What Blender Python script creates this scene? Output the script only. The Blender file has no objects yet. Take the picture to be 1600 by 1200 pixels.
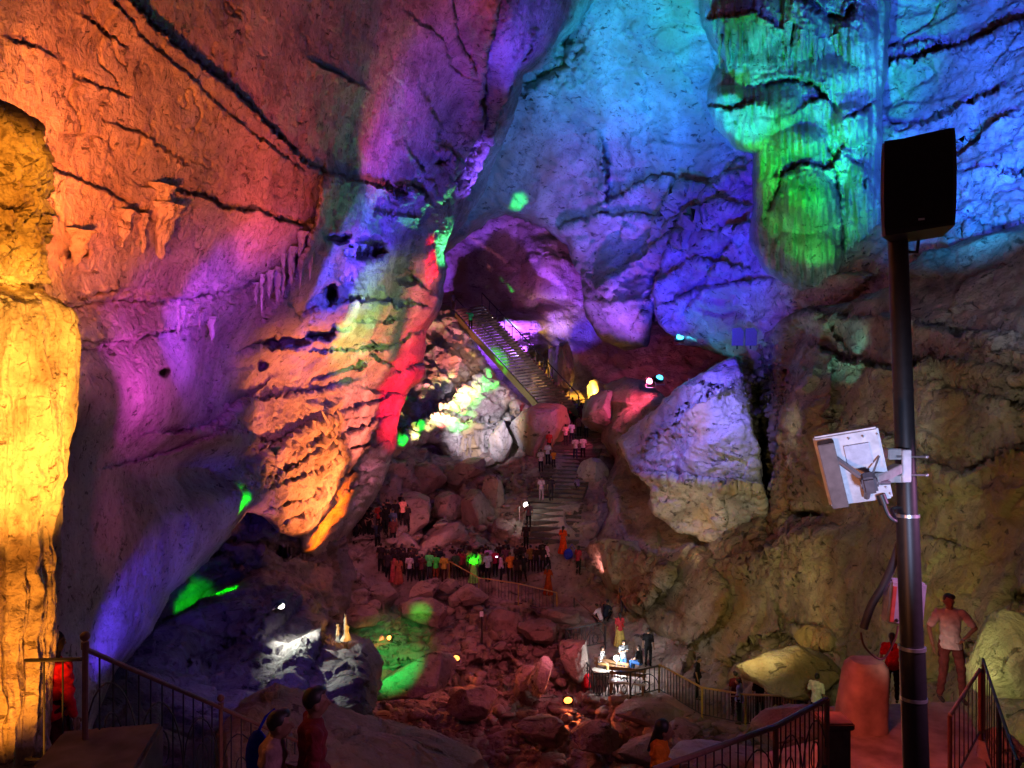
import bpy, bmesh, math, random
import numpy as np
from mathutils import Vector, Matrix, Quaternion
S = bpy.context.scene
C = S.collection
R = math.radians
# ------------------------------------------------------------------ camera, world, exposure
CZ = 16.0
F = 1155.0
cam_data = bpy.data.cameras.new('camera')
cam_data.sensor_width = 36.0
cam_data.lens = 36.0 * F / 1600.0
cam_data.clip_end = 500
cam_data.clip_start = 0.05
cam = bpy.data.objects.new('camera', cam_data)
cam.location = (0, 0, CZ)
cam.rotation_euler = (R(90), 0, 0)
C.objects.link(cam)
S.camera = cam
w = bpy.data.worlds.new('World')
S.world = w
w.use_nodes = True
bg = w.node_tree.nodes['Background']
bg.inputs[0].default_value = (1.000, 0.388, 0.555, 1)
bg.inputs[1].default_value = 0.020
S.view_settings.view_transform = 'Standard'
S.view_settings.look = 'None'
S.view_settings.exposure = 0.22
S.view_settings.gamma = 1.0
S.cycles.max_bounces = 4
S.cycles.diffuse_bounces = 1
S.cycles.glossy_bounces = 2
S.cycles.use_light_tree = True

def unp(x, y, d):
    return Vector(((x - 800) / F * d, d, CZ + (600 - y) / F * d))

def lin(h):
    v = [int(h[i:i + 2], 16) / 255 for i in (0, 2, 4)]
    return [c / 12.92 if c <= 0.04045 else ((c + 0.055) / 1.055) ** 2.4 for c in v]

# ------------------------------------------------------------------ numpy noise
rng = np.random.default_rng(7)
PERM = np.tile(rng.permutation(256), 3).astype(np.int32)
_g = rng.normal(size=(256, 3)); _g /= np.linalg.norm(_g, axis=1)[:, None]
GRAD = _g.astype(np.float32)
RND = rng.random((256, 6)).astype(np.float32)

def hsh(ix, iy, iz):
    return PERM[PERM[PERM[ix & 255] + (iy & 255)] + (iz & 255)]

def perlin(P):
    Pi = np.floor(P).astype(np.int32)
    f = (P - Pi).astype(np.float32)
    u = f * f * f * (f * (f * 6 - 15) + 10)
    out = 0
    for dx in (0, 1):
        wx = u[:, 0] if dx else 1 - u[:, 0]
        for dy in (0, 1):
            wy = u[:, 1] if dy else 1 - u[:, 1]
            for dz in (0, 1):
                wz = u[:, 2] if dz else 1 - u[:, 2]
                g = GRAD[hsh(Pi[:, 0] + dx, Pi[:, 1] + dy, Pi[:, 2] + dz)]
                dot = g[:, 0] * (f[:, 0] - dx) + g[:, 1] * (f[:, 1] - dy) + g[:, 2] * (f[:, 2] - dz)
                out = out + wx * wy * wz * dot
    return out * 1.6

def fbm(P, octs=4, lac=2.07, gain=0.5, ridged=False):
    a = 1.0; o = 0; tot = 0
    for i in range(octs):
        n = perlin(P + i * 17.3)
        if ridged: n = 1 - 2 * np.abs(n)
        o = o + a * n; tot += a
        P = P * lac; a *= gain
    return o / tot

def worley(P):
    Pi = np.floor(P).astype(np.int32)
    n = len(P)
    f1 = np.full(n, 9., np.float32); f2 = np.full(n, 9., np.float32)
    cid = np.zeros(n, np.int32); off = np.zeros((n, 3), np.float32)
    for dx in (-1, 0, 1):
        for dy in (-1, 0, 1):
            for dz in (-1, 0, 1):
                h = hsh(Pi[:, 0] + dx, Pi[:, 1] + dy, Pi[:, 2] + dz)
                c = Pi + np.array((dx, dy, dz)) + RND[h, :3]
                v = (P - c).astype(np.float32)
                dd = np.sqrt((v * v).sum(1))
                m = dd < f1
                f2 = np.where(m, f1, np.minimum(f2, dd))
                f1 = np.where(m, dd, f1)
                cid = np.where(m, h, cid)
                off[m] = v[m]
    return f1, f2, cid, off

def facets(P, size, seed=0, crev=0.35, flat=0.9):
    """broken rock: each cell a tilted facet, with crevices between cells; about -1..1"""
    wp = P / size + 0.25 * np.stack([fbm(P / size * 0.9 + k * 31 + seed, 2) for k in range(3)], 1)
    f1, f2, cid, off = worley(wp + seed * 3.7)
    g = GRAD[cid]
    d = (RND[cid, 4] - 0.5) + flat * (off * g).sum(1)
    return d - crev * np.exp(-(f2 - f1) / 0.06)

def strata(P, n, spacing, warp=0.6, seed=0):
    n = np.array(n, float); n /= np.linalg.norm(n)
    t = P @ n / spacing + warp * fbm(P / (spacing * 5) + seed, 3)
    i = np.floor(t).astype(np.int32)
    f = t - i
    k = RND[(i + 37 * seed) & 255, 3]
    saw = np.where(f < 0.88, f / 0.88, (1 - f) / 0.12)
    return (saw * (0.25 + k)).astype(np.float32)

def sstep(a, b, x):
    t = np.clip((x - a) / (b - a), 0, 1)
    return t * t * (3 - 2 * t)

def seg_dist(px, py, pts):
    """distance, side and along-line parameter to a polyline"""
    best = np.full(px.shape, 1e9); side = np.zeros(px.shape)
    for (x0, y0), (x1, y1) in zip(pts[:-1], pts[1:]):
        vx, vy = x1 - x0, y1 - y0
        L = vx * vx + vy * vy + 1e-9
        t = np.clip(((px - x0) * vx + (py - y0) * vy) / L, 0, 1)
        dx, dy = px - x0 - t * vx, py - y0 - t * vy
        d = np.sqrt(dx * dx + dy * dy)
        m = d < best
        best = np.where(m, d, best)
        side = np.where(m, np.sign(vx * dy - vy * dx), side)
    return best, side

def poly_sdf(px, py, pts):
    pts = list(pts)
    d, _ = seg_dist(px, py, pts + [pts[0]])
    ins = np.zeros(px.shape, bool)
    n = len(pts)
    for i in range(n):
        x0, y0 = pts[i]; x1, y1 = pts[(i + 1) % n]
        if y0 == y1: continue
        c = ((y0 > py) != (y1 > py)) & (px < (x1 - x0) * (py - y0) / (y1 - y0) + x0)
        ins ^= c
    return np.where(ins, d, -d)

def tps(ctrl):
    c = np.array(ctrl, float)
    X = c[:, :2] / 400.0; z = np.log(c[:, 2]); n = len(c)
    r2 = ((X[:, None] - X[None]) ** 2).sum(2)
    K = 0.5 * r2 * np.log(r2 + 1e-12) + 0.003 * np.eye(n)
    Pm = np.c_[np.ones(n), X]
    A = np.block([[K, Pm], [Pm.T, np.zeros((3, 3))]])
    s = np.linalg.solve(A, np.r_[z, 0, 0, 0])
    def f(px, py):
        q = np.stack([px, py], 1) / 400.0
        o = np.zeros(len(q))
        for i in range(n):
            rr = ((q - X[i]) ** 2).sum(1)
            o += s[i] * 0.5 * rr * np.log(rr + 1e-12)
        o += s[n] + q @ s[n + 1:]
        return np.exp(np.clip(o, math.log(3), math.log(110)))
    return f

def tag(o, label=None, cat=None, group=None, kind=None):
    if label: o['label'] = label
    if cat: o['category'] = cat
    if group: o['group'] = group
    if kind: o['kind'] = kind
    return o

def mesh_obj(name, V, Fc, mat, smooth=True, parent=None, origin=None):
    me = bpy.data.meshes.new(name)
    V = np.asarray(V, dtype=np.float32).reshape(-1, 3)
    if origin is not None:
        V = V - np.array(origin, dtype=np.float32)
    if isinstance(Fc, np.ndarray):
        me.vertices.add(len(V)); me.vertices.foreach_set('co', V.ravel())
        k = Fc.shape[1]
        me.loops.add(Fc.size); me.loops.foreach_set('vertex_index', Fc.astype(np.int32).ravel())
        me.polygons.add(len(Fc))
        me.polygons.foreach_set('loop_start', np.arange(0, Fc.size, k, dtype=np.int32))
        me.update(calc_edges=True)
    else:
        me.from_pydata(V.tolist(), [], Fc)
    me.validate()
    if smooth: me.shade_smooth()
    if mat: me.materials.append(mat)
    o = bpy.data.objects.new(name, me)
    if origin is not None: o.location = origin
    if parent: o.parent = parent
    C.objects.link(o)
    return o

# ------------------------------------------------------------------ materials
def nn(nt, t, **kw):
    n = nt.nodes.new(t)
    for k, v in kw.items(): setattr(n, k, v)
    return n

def rock_mat(name, light, dark, stain=None, scale=1.0, bump=1.0, rough=0.62, streak=0.0, spec=0.35):
    m = bpy.data.materials.new(name); m.use_nodes = True
    nt = m.node_tree; L = nt.links.new
    b = nt.nodes['Principled BSDF']
    geo = nn(nt, 'ShaderNodeNewGeometry')
    mp = nn(nt, 'ShaderNodeMapping'); mp.inputs['Scale'].default_value = (scale,) * 3
    L(geo.outputs['Position'], mp.inputs['Vector'])
    n1 = nn(nt, 'ShaderNodeTexNoise'); n1.inputs['Scale'].default_value = 0.35; n1.inputs['Detail'].default_value = 9; n1.inputs['Roughness'].default_value = 0.62; n1.inputs['Distortion'].default_value = 0.6
    L(mp.outputs[0], n1.inputs['Vector'])
    r1 = nn(nt, 'ShaderNodeValToRGB')
    r1.color_ramp.elements[0].position = 0.36; r1.color_ramp.elements[0].color = (*dark, 1)
    r1.color_ramp.elements[1].position = 0.60; r1.color_ramp.elements[1].color = (*light, 1)
    L(n1.outputs['Fac'], r1.inputs[0])
    col = r1.outputs[0]
    # small dark pits and pale crystals
    n2 = nn(nt, 'ShaderNodeTexNoise'); n2.inputs['Scale'].default_value = 4.5; n2.inputs['Detail'].default_value = 6; n2.inputs['Roughness'].default_value = 0.7
    L(mp.outputs[0], n2.inputs['Vector'])
    r2 = nn(nt, 'ShaderNodeValToRGB')
    r2.color_ramp.elements[0].position = 0.33; r2.color_ramp.elements[0].color = (0.35, 0.33, 0.31, 1)
    r2.color_ramp.elements[1].position = 0.46; r2.color_ramp.elements[1].color = (1, 1, 1, 1)
    e = r2.color_ramp.elements.new(0.72); e.color = (1.0, 1.0, 1.0, 1)
    e = r2.color_ramp.elements.new(0.8); e.color = (1.5, 1.5, 1.5, 1)
    L(n2.outputs['Fac'], r2.inputs[0])
    mx = nn(nt, 'ShaderNodeMix', data_type='RGBA', blend_type='MULTIPLY'); mx.inputs[0].default_value = 0.8
    L(col, mx.inputs[6]); L(r2.outputs[0], mx.inputs[7]); col = mx.outputs[2]
    if stain:
        mp2 = nn(nt, 'ShaderNodeMapping'); mp2.inputs['Scale'].default_value = (0.45 * scale, 0.45 * scale, 0.08 * scale)
        L(geo.outputs['Position'], mp2.inputs['Vector'])
        n3 = nn(nt, 'ShaderNodeTexNoise'); n3.inputs['Scale'].default_value = 1.0; n3.inputs['Detail'].default_value = 7
        L(mp2.outputs[0], n3.inputs['Vector'])
        r3 = nn(nt, 'ShaderNodeValToRGB')
        r3.color_ramp.elements[0].position = 0.48; r3.color_ramp.elements[0].color = (0, 0, 0, 1)
        r3.color_ramp.elements[1].position = 0.62; r3.color_ramp.elements[1].color = (1, 1, 1, 1)
        L(n3.outputs['Fac'], r3.inputs[0])
        m3 = nn(nt, 'ShaderNodeMix', data_type='RGBA'); L(r3.outputs[0], m3.inputs[0])
        L(col, m3.inputs[6]); m3.inputs[7].default_value = (*stain, 1); col = m3.outputs[2]
    L(col, b.inputs['Base Color'])
    b.inputs['Roughness'].default_value = rough
    b.inputs['Specular IOR Level'].default_value = spec
    mp4 = nn(nt, 'ShaderNodeMapping'); mp4.inputs['Rotation'].default_value = (0.3, 0.6, 0.2); mp4.inputs['Scale'].default_value = (.9 * scale, 2.6 * scale, 2.6 * scale)
    L(geo.outputs['Position'], mp4.inputs['Vector'])
    n6 = nn(nt, 'ShaderNodeTexNoise'); n6.inputs['Scale'].default_value = 1.1; n6.inputs['Detail'].default_value = 5; n6.inputs['Roughness'].default_value = .6; n6.inputs['Distortion'].default_value = 0.9
    L(mp4.outputs[0], n6.inputs['Vector'])
    r6 = nn(nt, 'ShaderNodeValToRGB'); r6.color_ramp.elements[0].position = 0.335; r6.color_ramp.elements[0].color = (.22, .2, .19, 1); r6.color_ramp.elements[1].position = 0.385
    L(n6.outputs['Fac'], r6.inputs[0])
    m6 = nn(nt, 'ShaderNodeMix', data_type='RGBA', blend_type='MULTIPLY'); m6.inputs[0].default_value = .85
    L(b.inputs['Base Color'].links[0].from_socket, m6.inputs[6]); L(r6.outputs[0], m6.inputs[7]); L(m6.outputs[2], b.inputs['Base Color'])
    # bump: fine grain over small cracks
    n4 = nn(nt, 'ShaderNodeTexNoise'); n4.inputs['Scale'].default_value = 2.2; n4.inputs['Detail'].default_value = 10; n4.inputs['Roughness'].default_value = 0.66; n4.inputs['Distortion'].default_value = 0.4
    L(mp.outputs[0], n4.inputs['Vector'])
    b1 = nn(nt, 'ShaderNodeBump'); b1.inputs['Strength'].default_value = min(1, 0.9 * bump); b1.inputs['Distance'].default_value = 0.22 * bump / scale
    L(n4.outputs['Fac'], b1.inputs['Height'])
    v1 = nn(nt, 'ShaderNodeTexVoronoi', feature='DISTANCE_TO_EDGE'); v1.inputs['Scale'].default_value = 0.45
    wv = nn(nt, 'ShaderNodeMix', data_type='RGBA', blend_type='LINEAR_LIGHT'); wv.inputs[0].default_value = 0.6
    L(mp.outputs[0], wv.inputs[6]); L(n1.outputs['Color'], wv.inputs[7]); L(wv.outputs[2], v1.inputs['Vector'])
    r5 = nn(nt, 'ShaderNodeValToRGB'); r5.color_ramp.elements[0].position = 0.0; r5.color_ramp.elements[1].position = 0.035
    L(v1.outputs['Distance'], r5.inputs[0])
    b2 = nn(nt, 'ShaderNodeBump'); b2.inputs['Strength'].default_value = 0.16 * bump; b2.inputs['Distance'].default_value = 0.12 * bump / scale
    L(r5.outputs[0], b2.inputs['Height']); L(b1.outputs[0], b2.inputs['Normal'])
    b3 = nn(nt, 'ShaderNodeBump'); b3.inputs['Strength'].default_value = .8; b3.inputs['Distance'].default_value = .12 / scale
    L(r6.outputs[0], b3.inputs['Height']); L(b2.outputs[0], b3.inputs['Normal']); L(b3.outputs[0], b.inputs['Normal'])
    return m

def mat(name, col, rough=0.6, metal=0.0, emit=None, es=0.0, noise=0.12, nscale=20, spec=0.5):
    m = bpy.data.materials.new(name); m.use_nodes = True
    nt = m.node_tree; b = nt.nodes['Principled BSDF']
    b.inputs['Roughness'].default_value = rough
    b.inputs['Metallic'].default_value = metal
    b.inputs['Specular IOR Level'].default_value = spec
    if noise > 0:
        tc = nn(nt, 'ShaderNodeTexCoord')
        n = nn(nt, 'ShaderNodeTexNoise'); n.inputs['Scale'].default_value = nscale; n.inputs['Detail'].default_value = 5
        nt.links.new(tc.outputs['Object'], n.inputs['Vector'])
        r = nn(nt, 'ShaderNodeValToRGB')
        r.color_ramp.elements[0].position = 0.3; r.color_ramp.elements[0].color = (*[c * (1 - noise * 2) for c in col], 1)
        r.color_ramp.elements[1].position = 0.7; r.color_ramp.elements[1].color = (*[min(1, c * (1 + noise)) for c in col], 1)
        nt.links.new(n.outputs['Fac'], r.inputs[0]); nt.links.new(r.outputs[0], b.inputs['Base Color'])
    else:
        b.inputs['Base Color'].default_value = (*col, 1)
    if name.startswith('cloth'):
        wv = nn(nt, 'ShaderNodeTexNoise'); wv.inputs['Scale'].default_value = 7; wv.inputs['Detail'].default_value = 3; wv.inputs['Distortion'].default_value = 1.5
        nt.links.new(nt.nodes['Texture Coordinate'].outputs['Object'], wv.inputs['Vector'])
        bb = nn(nt, 'ShaderNodeBump'); bb.inputs['Distance'].default_value = .05; bb.inputs['Strength'].default_value = .7
        nt.links.new(wv.outputs['Fac'], bb.inputs['Height']); nt.links.new(bb.outputs[0], b.inputs['Normal'])
    if emit:
        b.inputs['Emission Color'].default_value = (*emit, 1); b.inputs['Emission Strength'].default_value = es
    return m

M_wall = rock_mat('limestone wall', (0.52, 0.48, 0.46), (0.26, 0.22, 0.22), (0.34, 0.27, 0.22))
M_slab = rock_mat('pitted limestone slab', (0.54, 0.46, 0.42), (0.27, 0.21, 0.19), scale=1.7, bump=1.5)
M_brown = rock_mat('brown limestone', (0.42, 0.36, 0.26), (0.17, 0.13, 0.09), (0.30, 0.20, 0.10), scale=0.9, bump=1.2)
M_grey = rock_mat('grey limestone block', (0.50, 0.47, 0.45), (0.24, 0.22, 0.22), (0.42, 0.30, 0.17))
M_floor = rock_mat('reddish cave floor', (0.36, 0.28, 0.25), (0.16, 0.11, 0.10), scale=0.8, bump=1.0)
M_path = rock_mat('worn concrete path', (0.11, 0.09, 0.085), (0.06, 0.05, 0.045), scale=1.5, bump=0.5)
M_flow = rock_mat('flowstone', (0.46, 0.44, 0.36), (0.16, 0.15, 0.11), (0.2, 0.2, 0.16), scale=1.4, bump=0.8, rough=0.4)
M_calc = rock_mat('crusted stalagmite', (0.60, 0.50, 0.36), (0.30, 0.20, 0.13), scale=3.5, bump=1.1, rough=0.55)
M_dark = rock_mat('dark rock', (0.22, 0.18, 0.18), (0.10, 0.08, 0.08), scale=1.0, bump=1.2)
# ------------------------------------------------------------------ rock masses
def rock_sheet(name, poly, ctrl, m, step=3.0, edge=(26, 2.0), jag=5.0, disp=None, cracks=(), holes=(), bumps=(), back=4.0, kind='structure', jseed=0, viewdisp=False):
    pa = np.array(poly, float)
    x0, y0 = pa.min(0) - 3 * step; x1, y1 = pa.max(0) + 3 * step
    xs = np.arange(x0, x1, step); ys = np.arange(y0, y1, step)
    GX, GY = np.meshgrid(xs, ys); H, W = GX.shape
    px = GX.ravel(); py = GY.ravel()
    q = np.stack([px / 60, py / 60, np.full(px.shape, 3.3 + jseed)], 1)
    s = poly_sdf(px, py, poly)
    near = np.abs(s) < 60
    jn = np.zeros(px.shape); jn[near] = fbm(q[near], 4, gain=0.6) * jag * 2.2
    s = s + jn
    keep = s > -step * 1.6
    S2 = s.reshape(H, W)
    gy, gx = np.gradient(S2, step)
    g2 = (gx ** 2 + gy ** 2).ravel() + 1e-3
    out = s < 0
    sx = np.where(out, np.clip(-s, 0, 3 * step) * gx.ravel() / np.sqrt(g2), 0)
    sy = np.where(out, np.clip(-s, 0, 3 * step) * gy.ravel() / np.sqrt(g2), 0)
    px2 = px + sx; py2 = py + sy
    f = tps(ctrl)
    d = f(px2, py2)
    we, T = edge
    t = np.clip(s / we, 0, 1)
    d = d + T * (1 - np.sqrt(1 - (1 - t) ** 2)) * (0.6 + 0.8 * (0.5 + 0.5 * jn / (jag * 2 + 1e-6)).clip(0, 1))
    for (bx, by, rx, ry, hgt) in bumps:                # broad swellings and hollows of the wall
        rr = ((px2 - bx) / rx) ** 2 + ((py2 - by) / ry) ** 2
        d = d - hgt * np.exp(-rr)
    # wobble the pixel position so that fractures are ragged
    wq = np.stack([px2 / 22, py2 / 22, np.full(px.shape, 9.1)], 1)
    wx = px2 + 6.0 * fbm(wq, 3, gain=0.6) + 5.0 * fbm(wq * 2.9, 3, gain=0.7); wy = py2 + 6.0 * fbm(wq + 40, 3, gain=0.6) + 5.0 * fbm(wq * 2.9 + 40, 3, gain=0.7)
    thick = np.clip(0.85 + 1.1 * fbm(wq * 0.8 + 80, 3, gain=.7), 0.22, 1.7)
    for cr in cracks:
        pts, cw, gd, stp, sw = cr
        if name == 'cave_wall_left' and pts[0][1] < 430 and pts[0][0] < 480: stp *= .4; gd *= .75; cw *= .8
        if name == 'cave_wall_left' and pts[0][1] > 600: stp *= .55; gd *= .8; cw *= .75
        p = np.array(pts, float)
        mm = (px > p[:, 0].min() - 3 * sw - 20) & (px < p[:, 0].max() + 3 * sw + 20) & (py > p[:, 1].min() - 3 * sw - 20) & (py < p[:, 1].max() + 3 * sw + 20)
        if not mm.any(): continue
        dd, sd = seg_dist(wx[mm], wy[mm], pts)
        sc = d[mm] / 30
        cwv = cw * thick[mm]
        cwv = np.maximum(cwv * (.62 if name != 'cave_wall_left' else .42), 1.05)
        d[mm] += .6 * gd * sc * np.exp(-(dd / cwv) ** 2) * thick[mm]
        # broken chips along the fracture
        d[mm] += .22 * gd * sc * np.exp(-(dd / (cw * 3.5)) ** 2) * np.clip(fbm(wq[mm] * 2.4 + 7, 3, gain=.7), -.3, 1)
        if stp:
            d[mm] -= stp * sc * np.where(sd > 0, np.exp(-(dd / sw) ** 1.5), -0.35 * np.exp(-(dd / (sw * .5)) ** 1.5))
    for (hx, hy, rx, ry, dep) in holes:
        rr = np.sqrt(((wx - hx) / rx) ** 2 + ((wy - hy) / ry) ** 2)
        d = d + dep * (1 - sstep(0.6, 1.15, rr))
    P = np.stack([(px2 - 800) / F * d, d, CZ + (600 - py2) / F * d], 1)
    base = P.reshape(H, W, 3)
    du = np.gradient(base, axis=1); dv = np.gradient(base, axis=0)
    N = np.cross(du, dv).reshape(-1, 3)
    N /= np.linalg.norm(N, axis=1)[:, None] + 1e-9
    view = P - np.array((0, 0, CZ)); 
    N *= -np.sign((N * view).sum(1))[:, None]
    # keep displacement mostly towards the viewer's side so that steep parts do not fold
    vn = view / np.linalg.norm(view, axis=1)[:, None]
    N = (-vn if viewdisp else N - 0.8 * vn); N /= np.linalg.norm(N, axis=1)[:, None]
    if disp is not None:
        k = np.where(keep)[0]
        a = disp(P[k], px2[k], py2[k])
        fade = 0.25 + 0.75 * np.clip(s[k] / (we * 0.5 + 1), 0, 1)
        P[k] += N[k] * (a * fade)[:, None]
    idx = -np.ones(H * W, int); kk = np.where(keep)[0]; idx[kk] = np.arange(len(kk))
    I = idx.reshape(H, W)
    a, b, c, e = I[:-1, :-1].ravel(), I[1:, :-1].ravel(), I[1:, 1:].ravel(), I[:-1, 1:].ravel()
    ok = (a >= 0) & (b >= 0) & (c >= 0) & (e >= 0)
    Fc = np.stack([a[ok], b[ok], c[ok], e[ok]], 1)
    V = P[kk]
    # the rim goes back into the rock
    ed = np.concatenate([Fc[:, [0, 1]], Fc[:, [1, 2]], Fc[:, [2, 3]], Fc[:, [3, 0]]])
    key = np.sort(ed, 1); kf = key[:, 0].astype(np.int64) * len(V) + key[:, 1]
    u, inv, cnt = np.unique(kf, return_inverse=True, return_counts=True)
    be = ed[cnt[inv] == 1]
    bv = np.unique(be)
    cur = V; mp_ = np.arange(len(V)); Fall = [Fc]; prev = {}
    last = bv.copy()
    Vl = [V]; n0 = len(V)
    prevmap = np.arange(len(V))
    for r in range(3):
        vv = Vl[0][bv] - np.array((0, 0, CZ))
        vv /= np.linalg.norm(vv, axis=1)[:, None]
        off = (r + 1) / 3 * back
        nv = Vl[0][bv] + vv * off
        newmap = prevmap.copy(); newmap[bv] = n0 + np.arange(len(bv)); n0 += len(bv)
        Fall.append(np.stack([prevmap[be[:, 1]], prevmap[be[:, 0]], newmap[be[:, 0]], newmap[be[:, 1]]], 1))
        Vl.append(nv); prevmap = newmap
    V = np.concatenate(Vl); Fc = np.concatenate(Fall)
    org = None
    if kind != 'structure':
        org = tuple(np.array([V[:, 0].mean(), V[:, 1].mean(), V[:, 2].min()]).tolist())
    o = mesh_obj(name, V, Fc, m, origin=org)
    if kind: o['kind'] = kind
    if kind == 'thing': del o['kind']
    return o

def D_wall(P, px, py):
    return (1.1 * fbm(P / 9, 3) + 0.55 * facets(P, 3.2, 1, 0.3) + 0.22 * facets(P * np.array((1, 1, 1.6)), 1.1, 2, 0.4) + 0.16 * fbm(P / 0.9, 3, ridged=True))
def mk_disp(big=1.0, fac=0.5, fs=3.0, sm=0.2, ss=1.0, fine=0.1, st=None, near=False, anis=(1, 1, 1.5), hair=1.0):
    def f(P, px, py):
        sc = np.clip(P[:, 1] / 30, 0.22, 2.0)
        o = big * fbm(P / 8, 3) * np.clip(sc, 0.3, 1)
        # short hairline fractures in patches
        fw = P / (2.6 * np.clip(sc, .45, 1.5))[:, None]
        rd_ = 1 - np.abs(perlin(fw * np.array((.8, .8, 1.7)) + 3.1)) * 2.6
        o = o - .10 * hair * np.clip(sc, .3, 1.6) * np.clip((rd_ - .86) / .14, 0, 1) * sstep(.02, .25, fbm(P / 5 + 20, 2))
        if fac: o = o + fac * facets(P * np.array(anis), fs, 1, 0.3)
        if sm: o = o + sm * facets(P * np.array(anis), ss, 5, 0.4)
        if fine: o = o + fine * fbm(P / 0.8, 4, gain=0.6, ridged=True)
        if st:
            ss_ = 0
            for (n, sp, amp, warp, sd) in st:
                ss_ = ss_ + amp * strata(P, n, sp, warp, sd)
            o = o + ss_ * (sstep(14, 26, P[:, 1]) if near else 1)
        if near:
            # the near slab is flat and pitted, the wall below it smoothly rounded
            slabm = 1 - sstep(-30, 40, (py - 440) + 0.9 * np.clip(px - 440, 0, 1e9))
            k = sstep(13, 30, P[:, 1]) * .85 + .15
            o = o * (1 - .75 * slabm) * k
            pit = fbm(P * 3.2, 4, gain=.65)
            o = o - .06 * np.clip(pit - .16, 0, 1) * 3 * np.clip(P[:, 1] / 14, .6, 1.6) + .05 * np.clip(P[:, 1] / 14, .6, 2) * fbm(P * 1.3, 4, gain=.65)
            flake = 1 - np.abs(perlin(P * np.array((1.6, 1.6, 2.6)) + 11)) * 3
            o = o - .09 * np.clip((flake - .82) / .18, 0, 1) * sstep(.1, .3, fbm(P * .7 + 4, 2))
        return o
    return f

# ---- back chamber
rock_sheet('cave_wall_recess', [(560, 300), (1240, 300), (1260, 740), (560, 740)],
  [(560, 300, 74), (700, 420, 78), (800, 400, 80), (900, 480, 76), (1000, 600, 70), (1200, 600, 62), (1150, 740, 55), (900, 740, 62), (600, 700, 66)],
  M_wall, step=3, disp=mk_disp(1.6, .35, 6, .15, 2, .2, hair=1.5), edge=(5, 1),
  bumps=[(790, 505, 90, 22, 6), (840, 545, 60, 18, 7), (850, 400, 50, 60, 4), (640, 560, 60, 60, 4)])
# ---- upper wall above the arch
E_poly = [(560, -200), (2000, -200), (2000, 640), (1500, 640), (1180, 600), (1150, 560), (1060, 535), (1032, 505), (1020, 470), (1012, 540), (975, 548), (940, 530), (915, 492), (908, 430), (885, 385), (850, 358), (820, 345), (790, 336), (765, 345), (735, 365), (712, 380), (690, 398), (650, 400), (560, 420)]
rock_sheet('cave_wall_upper', E_poly,
  [(560, -200, 42), (560, 400, 52), (700, 380, 52), (790, 330, 56), (900, 420, 60), (980, 540, 60), (900, 0, 46), (1100, 0, 44), (1100, 300, 50), (1030, 500, 53), (1150, 520, 46), (1300, 500, 36), (1400, 0, 40), (1400, 300, 36), (1600, 0, 34), (1600, 400, 27), (2000, 300, 22), (2000, -200, 28), (1500, 640, 34), (1200, 590, 44)],
  M_wall, step=3, edge=(22, 3.0), jag=3, back=8,
  disp=mk_disp(1.3, 0.30, 3.6, .13, 1.3, .16, st=[((0.35, 0.1, 1), 2.4, 0.20, 1.2, 3), ((0.5, 0, 1), 0.9, 0.13, 0.9, 5), ((-0.5, 0, 1), 1.3, 0.10, 0.9, 6)], hair=2.2),
  bumps=[(960, 480, 55, 60, 3), (870, 60, 40, 60, -3), (1030, 250, 40, 60, 1.5)],
  cracks=[([(945, 245), (950, 270), (948, 300)], 4, 1.5, 1.2, 26),
          ([(820, 135), (850, 118), (880, 100), (885, 60)], 12, 4, 0, 20),
          ([(1380, 78), (1420, 70), (1450, 65)], 3, 1.6, .5, 30),
          ([(1400, 98), (1450, 80), (1500, 72), (1550, 50), (1610, 26)], 4, 2.2, .8, 40),
          ([(1385, 192), (1420, 196), (1480, 172), (1560, 138)], 3, 1.2, .6, 40),
          ([(1395, 300), (1470, 250), (1560, 190), (1620, 150)], 3, .8, .6, 40),
          ([(1490, 270), (1550, 262), (1620, 268)], 3, 1., .6, 30),
          ([(1500, 345), (1550, 360), (1600, 362)], 7, 2.5, .6, 30),
          ([(960, 310), (1020, 280), (1090, 296)], 3, .7, .5, 30), ([(1100, 290), (1170, 262)], 3, .7, .4, 20),
          ([(900, 345), (960, 330), (1010, 340)], 3, .7, .5, 30), ([(1060, 350), (1120, 322), (1180, 330)], 3, .7, .5, 30),
          ([(1010, 395), (1060, 368), (1110, 372), (1185, 350)], 3, .5, .6, 24),
          ([(1030, 440), (1090, 405), (1150, 420)], 3, .5, .6, 24), ([(960, 430), (1010, 380), (1060, 300)], 3, .6, .6, 24),
          ([(1050, 475), (1090, 450), (1180, 440)], 3, .6, .6, 20), ([(1080, 480), (1130, 400), (1190, 330)], 3, .5, .5, 20),
          ([(1000, 500), (1040, 400), (1110, 300), (1170, 240)], 3, .8, .4, 30)])
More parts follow.
